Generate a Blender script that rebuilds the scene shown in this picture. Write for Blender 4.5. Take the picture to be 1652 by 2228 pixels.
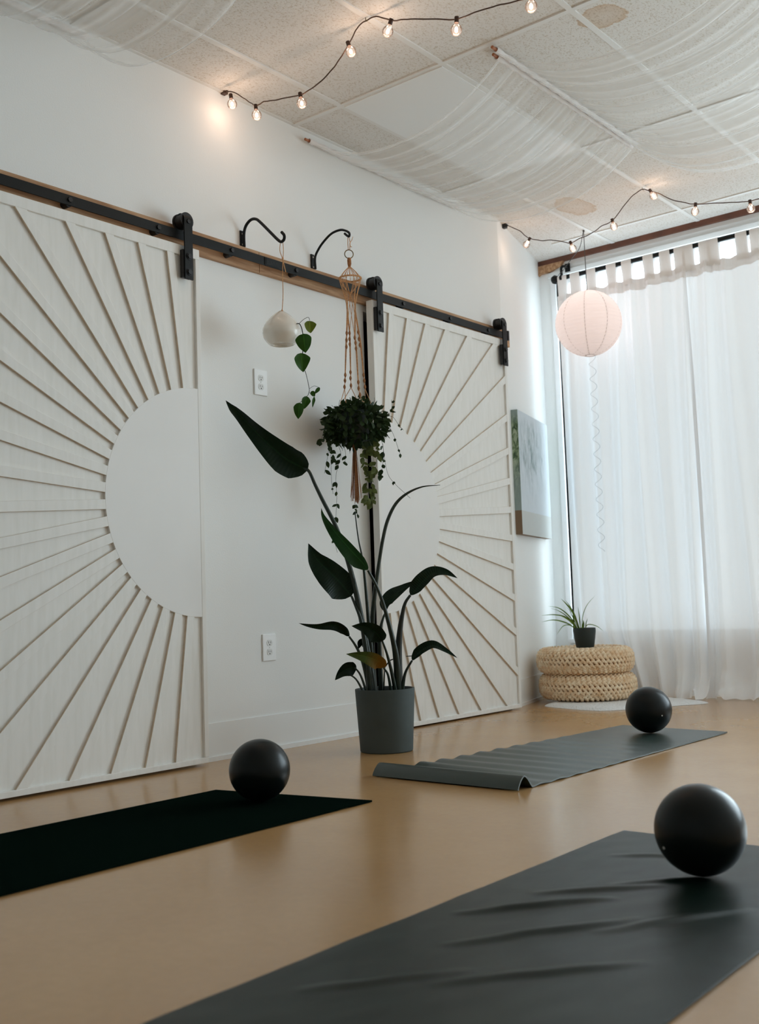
import bpy, bmesh, math, random
from mathutils import Vector, Matrix, noise

random.seed(7)
for o in list(bpy.data.objects):
    bpy.data.objects.remove(o)
SC = bpy.context.scene
COL = SC.collection

# ------------------------------------------------------------------ camera
IMG_W, IMG_H = 1652, 2228
FPX = 2371.66
CAM = Vector((3.385, 0.0, 0.61))
YAW, PITCH, ROLL = -0.682837, 0.0845742, -0.0339928
_cy, _sy, _cp, _sp = math.cos(YAW), math.sin(YAW), math.cos(PITCH), math.sin(PITCH)
FWD = Vector((_sy * _cp, _cy * _cp, _sp))
_r = Vector((_cy, -_sy, 0)); _u = _r.cross(FWD)
RIGHT = math.cos(ROLL) * _r + math.sin(ROLL) * _u
UP = -math.sin(ROLL) * _r + math.cos(ROLL) * _u
cam_data = bpy.data.cameras.new('camera')
cam_data.sensor_fit = 'HORIZONTAL'
cam_data.sensor_width = 24.0
cam_data.lens = FPX * 24.0 / IMG_W
cam_data.clip_start = 0.05
cam_data.dof.use_dof = True
cam_data.dof.focus_distance = 4.4
cam_data.dof.aperture_fstop = 3.5
cam = bpy.data.objects.new('camera', cam_data)
COL.objects.link(cam)
cam.matrix_world = Matrix(((RIGHT.x, UP.x, -FWD.x, CAM.x), (RIGHT.y, UP.y, -FWD.y, CAM.y), (RIGHT.z, UP.z, -FWD.z, CAM.z), (0, 0, 0, 1)))
SC.camera = cam

# ------------------------------------------------------------------ light and exposure
SC.view_settings.view_transform = 'Standard'
SC.view_settings.look = 'None'
SC.view_settings.gamma = 1.0
SC.view_settings.use_curve_mapping = False
SC.view_settings.exposure = 0.0
SC.cycles.use_denoising = True
SC.cycles.use_adaptive_sampling = True
SC.cycles.adaptive_threshold = 0.02
SC.cycles.max_bounces = 12
SC.cycles.diffuse_bounces = 9
SC.cycles.transparent_max_bounces = 24
SC.cycles.caustics_reflective = False
SC.cycles.caustics_refractive = False
SC.cycles.sample_clamp_indirect = 6.0

world = bpy.data.worlds.new('overcast_sky'); SC.world = world
world.use_nodes = True
bg = world.node_tree.nodes['Background']
bg.inputs[0].default_value = (0.76, 0.915, 1.0, 1)
SKY = 8.3
bg.inputs[1].default_value = SKY

WX0, WX1, WZ0, WZ1, WY = -0.14, 4.85, 0.345, 2.735, 6.28     # window opening in the front wall; unseen bare right part added as room light
pl = bpy.data.lights.new('window_daylight', 'AREA')
pl.shape = 'RECTANGLE'; pl.size = WX1 - WX0; pl.size_y = WZ1 - WZ0
pl.cycles.is_portal = True
po = bpy.data.objects.new('window_daylight', pl)
po.location = ((WX0 + WX1) / 2, WY + 0.2, (WZ0 + WZ1) / 2)
po.rotation_euler = (-math.pi / 2, 0, 0)
COL.objects.link(po)

# ------------------------------------------------------------------ points from the photograph's pixels
def ray(px, py):
    return RIGHT * ((px - IMG_W / 2) / FPX) + UP * (-(py - IMG_H / 2) / FPX) + FWD
def at(px, py, axis, val):
    i = 'xyz'.index(axis); d = ray(px, py)
    return CAM + d * ((val - CAM[i]) / d[i])
def atd(px, py, depth):
    return CAM + ray(px, py) * depth
def depth_of(P):
    return (Vector(P) - CAM).dot(FWD)

# ------------------------------------------------------------------ materials
def lin(c):
    c = c / 255.0
    return c / 12.92 if c <= 0.04045 else ((c + 0.055) / 1.055) ** 2.4
def rgb(r, g, b):
    return (lin(r), lin(g), lin(b), 1)
def mat(name, color, rough=0.6, metal=0.0, spec=0.5, bump=None, vary=None, coat=0.0, sheen=0.0):
    """bump = (scale, strength, distance); vary = (scale, amount, detail)"""
    m = bpy.data.materials.new(name); m.use_nodes = True
    nt = m.node_tree; b = nt.nodes['Principled BSDF']
    b.inputs['Base Color'].default_value = color
    b.inputs['Roughness'].default_value = rough
    b.inputs['Metallic'].default_value = metal
    b.inputs['Specular IOR Level'].default_value = spec
    b.inputs['Coat Weight'].default_value = coat
    b.inputs['Sheen Weight'].default_value = sheen
    if bump or vary:
        tc = nt.nodes.new('ShaderNodeTexCoord')
    if bump:
        n = nt.nodes.new('ShaderNodeTexNoise'); n.inputs['Scale'].default_value = bump[0]; n.inputs['Detail'].default_value = 4
        bp = nt.nodes.new('ShaderNodeBump'); bp.inputs['Strength'].default_value = bump[1]; bp.inputs['Distance'].default_value = bump[2]
        nt.links.new(tc.outputs['Object'], n.inputs['Vector']); nt.links.new(n.outputs['Fac'], bp.inputs['Height'])
        nt.links.new(bp.outputs['Normal'], b.inputs['Normal'])
    if vary:
        n = nt.nodes.new('ShaderNodeTexNoise'); n.inputs['Scale'].default_value = vary[0]; n.inputs['Detail'].default_value = vary[2] if len(vary) > 2 else 5
        cr = nt.nodes.new('ShaderNodeValToRGB')
        a = vary[1]
        cr.color_ramp.elements[0].position = 0.3; cr.color_ramp.elements[1].position = 0.7
        cr.color_ramp.elements[0].color = tuple(c * (1 - a) for c in color[:3]) + (1,)
        cr.color_ramp.elements[1].color = tuple(min(1, c * (1 + a)) for c in color[:3]) + (1,)
        nt.links.new(tc.outputs['Object'], n.inputs['Vector']); nt.links.new(n.outputs['Fac'], cr.inputs['Fac'])
        nt.links.new(cr.outputs['Color'], b.inputs['Base Color'])
    return m
def N(nt, t, **kw):
    n = nt.nodes.new(t)
    for k, v in kw.items():
        if k in n.inputs.keys(): n.inputs[k].default_value = v
        else: setattr(n, k, v)
    return n

M = {}
M['wall'] = mat('wall_paint', (0.85, 0.865, 0.86, 1), 0.75, spec=0.25, bump=(160, 0.12, 0.003))
M['base'] = mat('vinyl_base', (0.825, 0.838, 0.83, 1), 0.5, spec=0.4)
M['white'] = mat('white_gloss_paint', (0.80, 0.80, 0.80, 1), 0.4)
M['door'] = mat('whitewashed_wood', (0.80, 0.79, 0.77, 1), 0.55, spec=0.35)
M['door_disc'] = mat('whitewashed_disc', (0.82, 0.82, 0.81, 1), 0.5, spec=0.35, vary=(3, 0.02))
M['iron'] = mat('black_iron', (0.005, 0.0065, 0.0065, 1), 0.5, spec=0.25, bump=(300, 0.1, 0.001))
M['dark'] = mat('dark_metal', (0.006, 0.006, 0.007, 1), 0.5)
M['tgrid'] = mat('ceiling_tee', (0.80, 0.80, 0.78, 1), 0.45)
M['diffuser'] = mat('light_diffuser', (0.86, 0.88, 0.88, 1), 0.35, bump=(200, 0.05, 0.001))
M['brown'] = mat('brown_moulding', rgb(100, 58, 40), 0.55, vary=(14, 0.3))
M['dowel'] = mat('wood_dowel', rgb(165, 105, 70), 0.6)
M['ball'] = mat('ball_rubber', (0.005, 0.0075, 0.0072, 1), 0.30, spec=0.22, bump=(260, 0.04, 0.0006))
M['plug'] = mat('white_plug', (0.7, 0.7, 0.68, 1), 0.4)
M['ceramic'] = mat('white_ceramic', (0.82, 0.79, 0.73, 1), 0.15, spec=0.5, coat=0.3, bump=(30, 0.03, 0.002))
M['soil'] = mat('soil', (0.012, 0.009, 0.006, 1), 0.95, bump=(60, 0.8, 0.01))
M['twine'] = mat('jute_twine', rgb(204, 158, 116), 0.9, spec=0.1, vary=(120, 0.25))
M['bead'] = mat('knotted_jute', rgb(160, 114, 80), 0.9, spec=0.1, vary=(160, 0.3))
M['cord'] = mat('brown_cable', rgb(72, 52, 38), 0.6)
M['cordgrey'] = mat('grey_cable', rgb(70, 66, 62), 0.6)
M['socket'] = mat('bulb_socket', rgb(66, 40, 24), 0.5)
M['potgrey'] = mat('grey_pot', rgb(70, 78, 77), 0.7, spec=0.3, bump=(40, 0.08, 0.004), vary=(6, 0.12, 8))
M['pottop'] = mat('dark_pot', rgb(38, 50, 48), 0.55)
M['blade'] = mat('spider_leaf', rgb(108, 142, 52), 0.45, vary=(30, 0.25))
M['brass'] = mat('brass_ring', rgb(120, 100, 62), 0.3, metal=0.9)
M['slot'] = mat('socket_slots', (0.05, 0.05, 0.045, 1), 0.6)
M['outlet'] = mat('outlet_plastic', (0.84, 0.85, 0.85, 1), 0.35)
M['unlit_black'] = mat('dark_room', (0.02, 0.02, 0.02, 1), 0.9)
M['framewin'] = mat('window_frame', (0.72, 0.74, 0.74, 1), 0.4)

def leaf_mat(name, color, rough=0.35, trans=0.25, patch=None, streak=True):
    m = bpy.data.materials.new(name); m.use_nodes = True
    nt = m.node_tree; b = nt.nodes['Principled BSDF']; out = nt.nodes['Material Output']
    b.inputs['Roughness'].default_value = rough
    b.inputs['Specular IOR Level'].default_value = 0.18
    uv = N(nt, 'ShaderNodeTexCoord')
    n = N(nt, 'ShaderNodeTexNoise', Scale=9.0 if streak else 38.0, Detail=5.0)
    nt.links.new(uv.outputs['Object'], n.inputs['Vector'])
    cr = N(nt, 'ShaderNodeValToRGB')
    cr.color_ramp.elements[0].position = 0.3; cr.color_ramp.elements[1].position = 0.75
    cr.color_ramp.elements[0].color = tuple(c * 0.72 for c in color[:3]) + (1,)
    cr.color_ramp.elements[1].color = tuple(c * 1.3 for c in color[:3]) + (1,)
    nt.links.new(n.outputs['Fac'], cr.inputs['Fac'])
    col = cr.outputs['Color']
    sep = N(nt, 'ShaderNodeSeparateXYZ'); nt.links.new(uv.outputs['UV'], sep.inputs[0])
    if streak:   # pale midrib and fine cross veins drawn along the leaf
        a = N(nt, 'ShaderNodeMath', operation='SUBTRACT'); a.inputs[1].default_value = 0.5; nt.links.new(sep.outputs['Y'], a.inputs[0])
        ab = N(nt, 'ShaderNodeMath', operation='ABSOLUTE'); nt.links.new(a.outputs[0], ab.inputs[0])
        lt = N(nt, 'ShaderNodeMath', operation='LESS_THAN'); lt.inputs[1].default_value = 0.03; nt.links.new(ab.outputs[0], lt.inputs[0])
        mx = N(nt, 'ShaderNodeMixRGB'); nt.links.new(lt.outputs[0], mx.inputs[0]); nt.links.new(col, mx.inputs[1])
        mx.inputs[2].default_value = tuple(min(1, c * 1.7) for c in color[:3]) + (1,)
        col = mx.outputs[0]
        w = N(nt, 'ShaderNodeTexWave', Scale=1.0, Distortion=0.4); w.bands_direction = 'X'
        mp = N(nt, 'ShaderNodeMapping'); mp.inputs['Scale'].default_value = (9, 1.2, 1)
        mp.inputs['Rotation'].default_value = (0, 0, 0.0)
        nt.links.new(uv.outputs['UV'], mp.inputs['Vector']); nt.links.new(mp.outputs[0], w.inputs['Vector'])
        bp = N(nt, 'ShaderNodeBump', Strength=0.25, Distance=0.003); nt.links.new(w.outputs['Fac'], bp.inputs['Height'])
        nt.links.new(bp.outputs[0], b.inputs['Normal'])
    if patch:    # withered end of the leaf
        r2 = N(nt, 'ShaderNodeValToRGB'); r2.color_ramp.elements[0].position = 0.15; r2.color_ramp.elements[1].position = 0.55
        r2.color_ramp.elements[0].color = (1, 1, 1, 1); r2.color_ramp.elements[1].color = (0, 0, 0, 1)
        nt.links.new(sep.outputs['X'], r2.inputs['Fac'])
        mx = N(nt, 'ShaderNodeMixRGB'); nt.links.new(r2.outputs[0], mx.inputs[0]); nt.links.new(col, mx.inputs[1]); mx.inputs[2].default_value = patch
        col = mx.outputs[0]
    nt.links.new(col, b.inputs['Base Color'])
    t = N(nt, 'ShaderNodeBsdfTranslucent'); nt.links.new(col, t.inputs['Color'])
    mix = N(nt, 'ShaderNodeMixShader'); mix.inputs[0].default_value = trans
    nt.links.new(b.outputs[0], mix.inputs[1]); nt.links.new(t.outputs[0], mix.inputs[2]); nt.links.new(mix.outputs[0], out.inputs[0])
    return m
M['leaf'] = leaf_mat('bird_of_paradise_leaf', rgb(12, 34, 18), 0.36, 0.08)
M['leafbright'] = leaf_mat('young_green_leaf', rgb(32, 68, 34), 0.38, 0.15)
M['leafyellow'] = leaf_mat('withering_leaf', rgb(70, 88, 42), 0.4, 0.15, patch=rgb(132, 92, 30))
M['stalk'] = mat('leaf_stalk', rgb(24, 40, 28), 0.4, vary=(20, 0.25))
M['sheath'] = mat('leaf_sheath', rgb(20, 30, 24), 0.45, vary=(20, 0.25))
M['phil'] = leaf_mat('trailing_heart_leaf', rgb(46, 82, 26), 0.35, 0.25)
M['philolive'] = leaf_mat('olive_heart_leaf', rgb(104, 118, 40), 0.35, 0.3)
M['bush'] = leaf_mat('small_dark_leaf', rgb(46, 64, 36), 0.45, 0.15, streak=False)
M['busholive'] = leaf_mat('small_olive_leaf', rgb(92, 102, 56), 0.5, 0.25, streak=False)

def wood_mat(name, c1, c2, axis_scale, rough=0.6):
    m = bpy.data.materials.new(name); m.use_nodes = True
    nt = m.node_tree; b = nt.nodes['Principled BSDF']; b.inputs['Roughness'].default_value = rough
    b.inputs['Specular IOR Level'].default_value = 0.3
    tc = N(nt, 'ShaderNodeTexCoord'); mp = N(nt, 'ShaderNodeMapping'); mp.inputs['Scale'].default_value = axis_scale
    n = N(nt, 'ShaderNodeTexNoise', Scale=4.0, Detail=6.0, Distortion=0.6)
    cr = N(nt, 'ShaderNodeValToRGB'); cr.color_ramp.elements[0].position = 0.35; cr.color_ramp.elements[1].position = 0.65
    cr.color_ramp.elements[0].color = c1; cr.color_ramp.elements[1].color = c2
    nt.links.new(tc.outputs['Object'], mp.inputs[0]); nt.links.new(mp.outputs[0], n.inputs[0]); nt.links.new(n.outputs[0], cr.inputs[0]); nt.links.new(cr.outputs[0], b.inputs['Base Color'])
    return m
M['board'] = wood_mat('pine_board', rgb(158, 116, 82), rgb(196, 158, 122), (12, 1.2, 12))
# whitewash on the door panels: faint brush streaks
def door_paint():
    m = M['door']; nt = m.node_tree; b = nt.nodes['Principled BSDF']
    tc = N(nt, 'ShaderNodeTexCoord'); mp = N(nt, 'ShaderNodeMapping'); mp.inputs['Scale'].default_value = (1, 9, 1.0)
    n = N(nt, 'ShaderNodeTexNoise', Scale=5.0, Detail=7.0, Distortion=0.3)
    cr = N(nt, 'ShaderNodeValToRGB'); cr.color_ramp.elements[0].position = 0.3; cr.color_ramp.elements[1].position = 0.62
    cr.color_ramp.elements[0].color = (0.80, 0.80, 0.77, 1); cr.color_ramp.elements[1].color = (0.85, 0.85, 0.83, 1)
    nt.links.new(tc.outputs['Object'], mp.inputs[0]); nt.links.new(mp.outputs[0], n.inputs[0]); nt.links.new(n.outputs[0], cr.inputs[0]); nt.links.new(cr.outputs[0], b.inputs['Base Color'])
door_paint()

def floor_mat():
    m = bpy.data.materials.new('polished_floor'); m.use_nodes = True
    nt = m.node_tree; b = nt.nodes['Principled BSDF']
    tc = N(nt, 'ShaderNodeTexCoord')
    n1 = N(nt, 'ShaderNodeTexNoise', Scale=1.3, Detail=5.0); n2 = N(nt, 'ShaderNodeTexNoise', Scale=42.0, Detail=6.0); n3 = N(nt, 'ShaderNodeTexVoronoi', Scale=110.0)
    for n in (n1, n2, n3): nt.links.new(tc.outputs['Object'], n.inputs['Vector'])
    c1 = N(nt, 'ShaderNodeValToRGB'); c1.color_ramp.elements[0].position = 0.35; c1.color_ramp.elements[1].position = 0.7
    c1.color_ramp.elements[0].color = rgb(174, 134, 88); c1.color_ramp.elements[1].color = rgb(187, 147, 99)
    nt.links.new(n1.outputs['Fac'], c1.inputs[0])
    c2 = N(nt, 'ShaderNodeValToRGB'); c2.color_ramp.elements[0].position = 0.35; c2.color_ramp.elements[1].position = 0.7
    c2.color_ramp.elements[0].color = (0.965, 0.965, 0.965, 1); c2.color_ramp.elements[1].color = (1.02, 1.02, 1.02, 1)
    nt.links.new(n2.outputs['Fac'], c2.inputs[0])
    mx = N(nt, 'ShaderNodeMixRGB', blend_type='MULTIPLY'); mx.inputs[0].default_value = 1
    nt.links.new(c1.outputs[0], mx.inputs[1]); nt.links.new(c2.outputs[0], mx.inputs[2])
    c3 = N(nt, 'ShaderNodeValToRGB'); c3.color_ramp.elements[0].position = 0.02; c3.color_ramp.elements[1].position = 0.14
    c3.color_ramp.elements[0].color = (0.0, 0.0, 0.0, 1); c3.color_ramp.elements[1].color = (0, 0, 0, 1)
    nt.links.new(n3.outputs['Distance'], c3.inputs[0])
    mx2 = N(nt, 'ShaderNodeMixRGB'); nt.links.new(c3.outputs[0], mx2.inputs[0]); nt.links.new(mx.outputs[0], mx2.inputs[1]); mx2.inputs[2].default_value = rgb(196, 156, 106)
    nt.links.new(mx2.outputs[0], b.inputs['Base Color'])
    r = N(nt, 'ShaderNodeMapRange'); r.inputs['To Min'].default_value = 0.17; r.inputs['To Max'].default_value = 0.25
    nt.links.new(n1.outputs['Fac'], r.inputs['Value']); nt.links.new(r.outputs[0], b.inputs['Roughness'])
    b.inputs['IOR'].default_value = 1.58
    return m
M['floor'] = floor_mat()

def ceiling_mat():
    m = bpy.data.materials.new('ceiling_tile'); m.use_nodes = True
    nt = m.node_tree; b = nt.nodes['Principled BSDF']; b.inputs['Roughness'].default_value = 0.9; b.inputs['Specular IOR Level'].default_value = 0.15
    tc = N(nt, 'ShaderNodeTexCoord')
    mp = N(nt, 'ShaderNodeMapping'); mp.inputs['Scale'].default_value = (1.0, 0.6, 1)
    nt.links.new(tc.outputs['Object'], mp.inputs[0])
    n = N(nt, 'ShaderNodeTexNoise', Scale=150.0, Detail=3.0, Roughness=0.65)
    nt.links.new(mp.outputs[0], n.inputs['Vector'])
    cr = N(nt, 'ShaderNodeValToRGB'); cr.color_ramp.elements[0].position = 0.36; cr.color_ramp.elements[1].position = 0.47
    cr.color_ramp.elements[0].color = (0.62, 0.57, 0.50, 1); cr.color_ramp.elements[1].color = (0.78, 0.765, 0.735, 1)
    nt.links.new(n.outputs['Fac'], cr.inputs[0])
    col = cr.outputs[0]
    # two old water stains with ragged rims
    for (cx, cy, rx, ry, k) in STAINS:
        sub = N(nt, 'ShaderNodeMapping'); sub.inputs['Location'].default_value = (-cx / rx, -cy / ry, 0); sub.inputs['Scale'].default_value = (1 / rx, 1 / ry, 0)
        nt.links.new(tc.outputs['Object'], sub.inputs[0])
        nz = N(nt, 'ShaderNodeTexNoise', Scale=1.6, Detail=4.0); nt.links.new(sub.outputs[0], nz.inputs['Vector'])
        ln = N(nt, 'ShaderNodeVectorMath', operation='LENGTH'); nt.links.new(sub.outputs[0], ln.inputs[0])
        ad = N(nt, 'ShaderNodeMath', operation='ADD'); nt.links.new(ln.outputs['Value'], ad.inputs[0])
        sc_ = N(nt, 'ShaderNodeMath', operation='MULTIPLY_ADD'); nt.links.new(nz.outputs['Fac'], sc_.inputs[0]); sc_.inputs[1].default_value = 0.7; sc_.inputs[2].default_value = -0.35
        nt.links.new(sc_.outputs[0], ad.inputs[1])
        rr = N(nt, 'ShaderNodeValToRGB')
        e = rr.color_ramp.elements; e[0].position = 0.0; e[0].color = (0.45 * k,) * 3 + (1,); e[1].position = 1.0; e[1].color = (0, 0, 0, 1)
        x = e.new(0.8); x.color = (0.7 * k,) * 3 + (1,); x = e.new(0.93); x.color = (1.0 * k,) * 3 + (1,)
        nt.links.new(ad.outputs[0], rr.inputs[0])
        mx = N(nt, 'ShaderNodeMixRGB', blend_type='MULTIPLY'); nt.links.new(rr.outputs[0], mx.inputs[0]); nt.links.new(col, mx.inputs[1]); mx.inputs[2].default_value = (0.80, 0.62, 0.46, 1)
        col = mx.outputs[0]
    nt.links.new(col, b.inputs['Base Color'])
    bp = N(nt, 'ShaderNodeBump', Strength=0.35, Distance=0.004); nt.links.new(n.outputs['Fac'], bp.inputs['Height']); nt.links.new(bp.outputs[0], b.inputs['Normal'])
    return m
ZC = 2.863
_s1 = at(1312, 36, 'z', ZC); _s2 = at(1252, 449, 'z', ZC)
STAINS = [(_s1.x, _s1.y, 0.10, 0.085, 0.9), (_s2.x, _s2.y, 0.10, 0.17, 0.7)]
M['ceil'] = ceiling_mat()

def mat_rubber(name, c, rough=0.8, spec=0.045):
    m = mat(name, c, rough, spec=spec, bump=(420, 0.4, 0.0012))
    return m
M['mat_a'] = mat_rubber('black_mat', (0.0030, 0.0075, 0.0055, 1), 0.8, 0.0)
M['mat_b'] = mat_rubber('green_grey_mat', (0.020, 0.036, 0.030, 1), 0.34, 0.75)
def crease_mat():
    m = mat_rubber('creased_mat', (0.026, 0.036, 0.033, 1), 0.34, 0.20)
    nt = m.node_tree; b = nt.nodes['Principled BSDF']; tc = N(nt, 'ShaderNodeTexCoord')
    n = N(nt, 'ShaderNodeTexNoise', Scale=5.0, Detail=6.0, Distortion=1.2)
    mp = N(nt, 'ShaderNodeMapping'); mp.inputs['Scale'].default_value = (2.4, 0.9, 1); mp.inputs['Rotation'].default_value = (0, 0, 0.5)
    cr = N(nt, 'ShaderNodeValToRGB'); cr.color_ramp.elements[0].position = 0.3; cr.color_ramp.elements[1].position = 0.75
    cr.color_ramp.elements[0].color = (0.0022, 0.0085, 0.0056, 1); cr.color_ramp.elements[1].color = (0.0062, 0.0165, 0.0120, 1)
    nt.links.new(tc.outputs['Object'], mp.inputs[0]); nt.links.new(mp.outputs[0], n.inputs[0]); nt.links.new(n.outputs[0], cr.inputs[0]); nt.links.new(cr.outputs[0], b.inputs['Base Color'])
    return m
M['mat_c'] = crease_mat()

def cloth_mat(name, color, alpha_lo, alpha_hi, trans, u_scale, v_scale, hem=True):
    """thin cloth: reflecting + translucent threads, gaps between them; denser where gathered"""
    m = bpy.data.materials.new(name); m.use_nodes = True
    nt = m.node_tree; out = nt.nodes['Material Output']; nt.nodes.remove(nt.nodes['Principled BSDF'])
    uv = N(nt, 'ShaderNodeTexCoord'); mp = N(nt, 'ShaderNodeMapping'); mp.inputs['Scale'].default_value = (u_scale, v_scale, 1)
    nt.links.new(uv.outputs['UV'], mp.inputs[0])
    n = N(nt, 'ShaderNodeTexNoise', Scale=1.0, Detail=2.0, Roughness=0.5); nt.links.new(mp.outputs[0], n.inputs['Vector'])
    r = N(nt, 'ShaderNodeMapRange'); r.inputs['From Min'].default_value = 0.3; r.inputs['From Max'].default_value = 0.72
    r.inputs['To Min'].default_value = alpha_lo; r.inputs['To Max'].default_value = alpha_hi
    nt.links.new(n.outputs['Fac'], r.inputs['Value'])
    d = N(nt, 'ShaderNodeBsdfDiffuse'); d.inputs[0].default_value = color
    t = N(nt, 'ShaderNodeBsdfTranslucent'); t.inputs[0].default_value = color
    tr = N(nt, 'ShaderNodeBsdfTransparent')
    m1 = N(nt, 'ShaderNodeMixShader'); m1.inputs[0].default_value = trans
    nt.links.new(d.outputs[0], m1.inputs[1]); nt.links.new(t.outputs[0], m1.inputs[2])
    m2 = N(nt, 'ShaderNodeMixShader'); nt.links.new(r.outputs[0], m2.inputs[0]); nt.links.new(tr.outputs[0], m2.inputs[1]); nt.links.new(m1.outputs[0], m2.inputs[2])
    nt.links.new(m2.outputs[0], out.inputs[0])
    return m
M['voile'] = cloth_mat('white_voile', (0.97, 0.985, 0.99, 1), 0.13, 0.40, 0.22, 0.6, 12)
M['curtain'] = cloth_mat('white_curtain', (0.93, 0.94, 0.955, 1), 0.980, 0.988, 0.056, 5, 0.3)
M['curtain_tab'] = cloth_mat('curtain_heading', (0.92, 0.90, 0.89, 1), 0.985, 1.0, 0.15, 5, 5)

def glass_mat(name, fac, col=(1, 1, 1, 1)):
    m = bpy.data.materials.new(name); m.use_nodes = True
    nt = m.node_tree; out = nt.nodes['Material Output']; nt.nodes.remove(nt.nodes['Principled BSDF'])
    tr = N(nt, 'ShaderNodeBsdfTransparent'); tr.inputs[0].default_value = col
    g = N(nt, 'ShaderNodeBsdfGlossy', Roughness=0.03)
    fr = N(nt, 'ShaderNodeFresnel', IOR=1.45)
    mu = N(nt, 'ShaderNodeMath', operation='MULTIPLY'); mu.inputs[1].default_value = fac; nt.links.new(fr.outputs[0], mu.inputs[0])
    mx = N(nt, 'ShaderNodeMixShader'); nt.links.new(mu.outputs[0], mx.inputs[0]); nt.links.new(tr.outputs[0], mx.inputs[1]); nt.links.new(g.outputs[0], mx.inputs[2]); nt.links.new(mx.outputs[0], out.inputs[0])
    return m
M['pane'] = glass_mat('window_glass', 0.6)
def bulb_glass():
    m = bpy.data.materials.new('bulb_glass'); m.use_nodes = True
    nt = m.node_tree; out = nt.nodes['Material Output']; nt.nodes.remove(nt.nodes['Principled BSDF'])
    tr = N(nt, 'ShaderNodeBsdfTransparent'); t = N(nt, 'ShaderNodeBsdfTranslucent'); t.inputs[0].default_value = (1, 0.93, 0.88, 1)
    g = N(nt, 'ShaderNodeBsdfGlossy', Roughness=0.08)
    fr = N(nt, 'ShaderNodeFresnel', IOR=1.35)
    m1 = N(nt, 'ShaderNodeMixShader'); m1.inputs[0].default_value = 0.03; nt.links.new(tr.outputs[0], m1.inputs[1]); nt.links.new(t.outputs[0], m1.inputs[2])
    mx = N(nt, 'ShaderNodeMixShader'); nt.links.new(fr.outputs[0], mx.inputs[0]); nt.links.new(m1.outputs[0], mx.inputs[1]); nt.links.new(g.outputs[0], mx.inputs[2]); nt.links.new(mx.outputs[0], out.inputs[0])
    return m
M['bulb'] = bulb_glass()
def emit(name, color, strength):
    m = bpy.data.materials.new(name); m.use_nodes = True
    nt = m.node_tree; out = nt.nodes['Material Output']; nt.nodes.remove(nt.nodes['Principled BSDF'])
    e = N(nt, 'ShaderNodeEmission'); e.inputs[0].default_value = color; e.inputs[1].default_value = strength
    nt.links.new(e.outputs[0], out.inputs[0]); return m
M['filament'] = emit('glowing_filament', (1, 0.80, 0.62, 1), 7.0)
def paper():
    m = bpy.data.materials.new('rice_paper'); m.use_nodes = True
    nt = m.node_tree; out = nt.nodes['Material Output']; nt.nodes.remove(nt.nodes['Principled BSDF'])
    d = N(nt, 'ShaderNodeBsdfDiffuse'); d.inputs[0].default_value = (0.82, 0.78, 0.76, 1)
    t = N(nt, 'ShaderNodeBsdfTranslucent'); t.inputs[0].default_value = (0.9, 0.80, 0.77, 1)
    mx = N(nt, 'ShaderNodeMixShader'); mx.inputs[0].default_value = 0.5
    nt.links.new(d.outputs[0], mx.inputs[1]); nt.links.new(t.outputs[0], mx.inputs[2]); nt.links.new(mx.outputs[0], out.inputs[0]); return m
M['paper'] = paper()
M['paperrib'] = mat('lantern_wire', rgb(196, 180, 172), 0.8)

def rattan():
    m = bpy.data.materials.new('woven_banana_leaf'); m.use_nodes = True
    nt = m.node_tree; b = nt.nodes['Principled BSDF']; b.inputs['Roughness'].default_value = 0.75; b.inputs['Specular IOR Level'].default_value = 0.25
    tc = N(nt, 'ShaderNodeTexCoord'); n = N(nt, 'ShaderNodeTexNoise', Scale=26.0, Detail=5.0); nt.links.new(tc.outputs['Object'], n.inputs['Vector'])
    cr = N(nt, 'ShaderNodeValToRGB'); cr.color_ramp.elements[0].position = 0.3; cr.color_ramp.elements[1].position = 0.72
    cr.color_ramp.elements[0].color = rgb(228, 192, 150); cr.color_ramp.elements[1].color = rgb(254, 240, 214)
    nt.links.new(n.outputs[0], cr.inputs[0]); nt.links.new(cr.outputs[0], b.inputs['Base Color'])
    return m
M['rattan'] = rattan()
M['rattancore'] = mat('pouf_core', rgb(158, 114, 76), 0.9)
M['fur'] = mat('white_fur', (0.93, 0.93, 0.92, 1), 0.9, spec=0.1, bump=(90, 0.9, 0.02), sheen=0.4)

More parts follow.
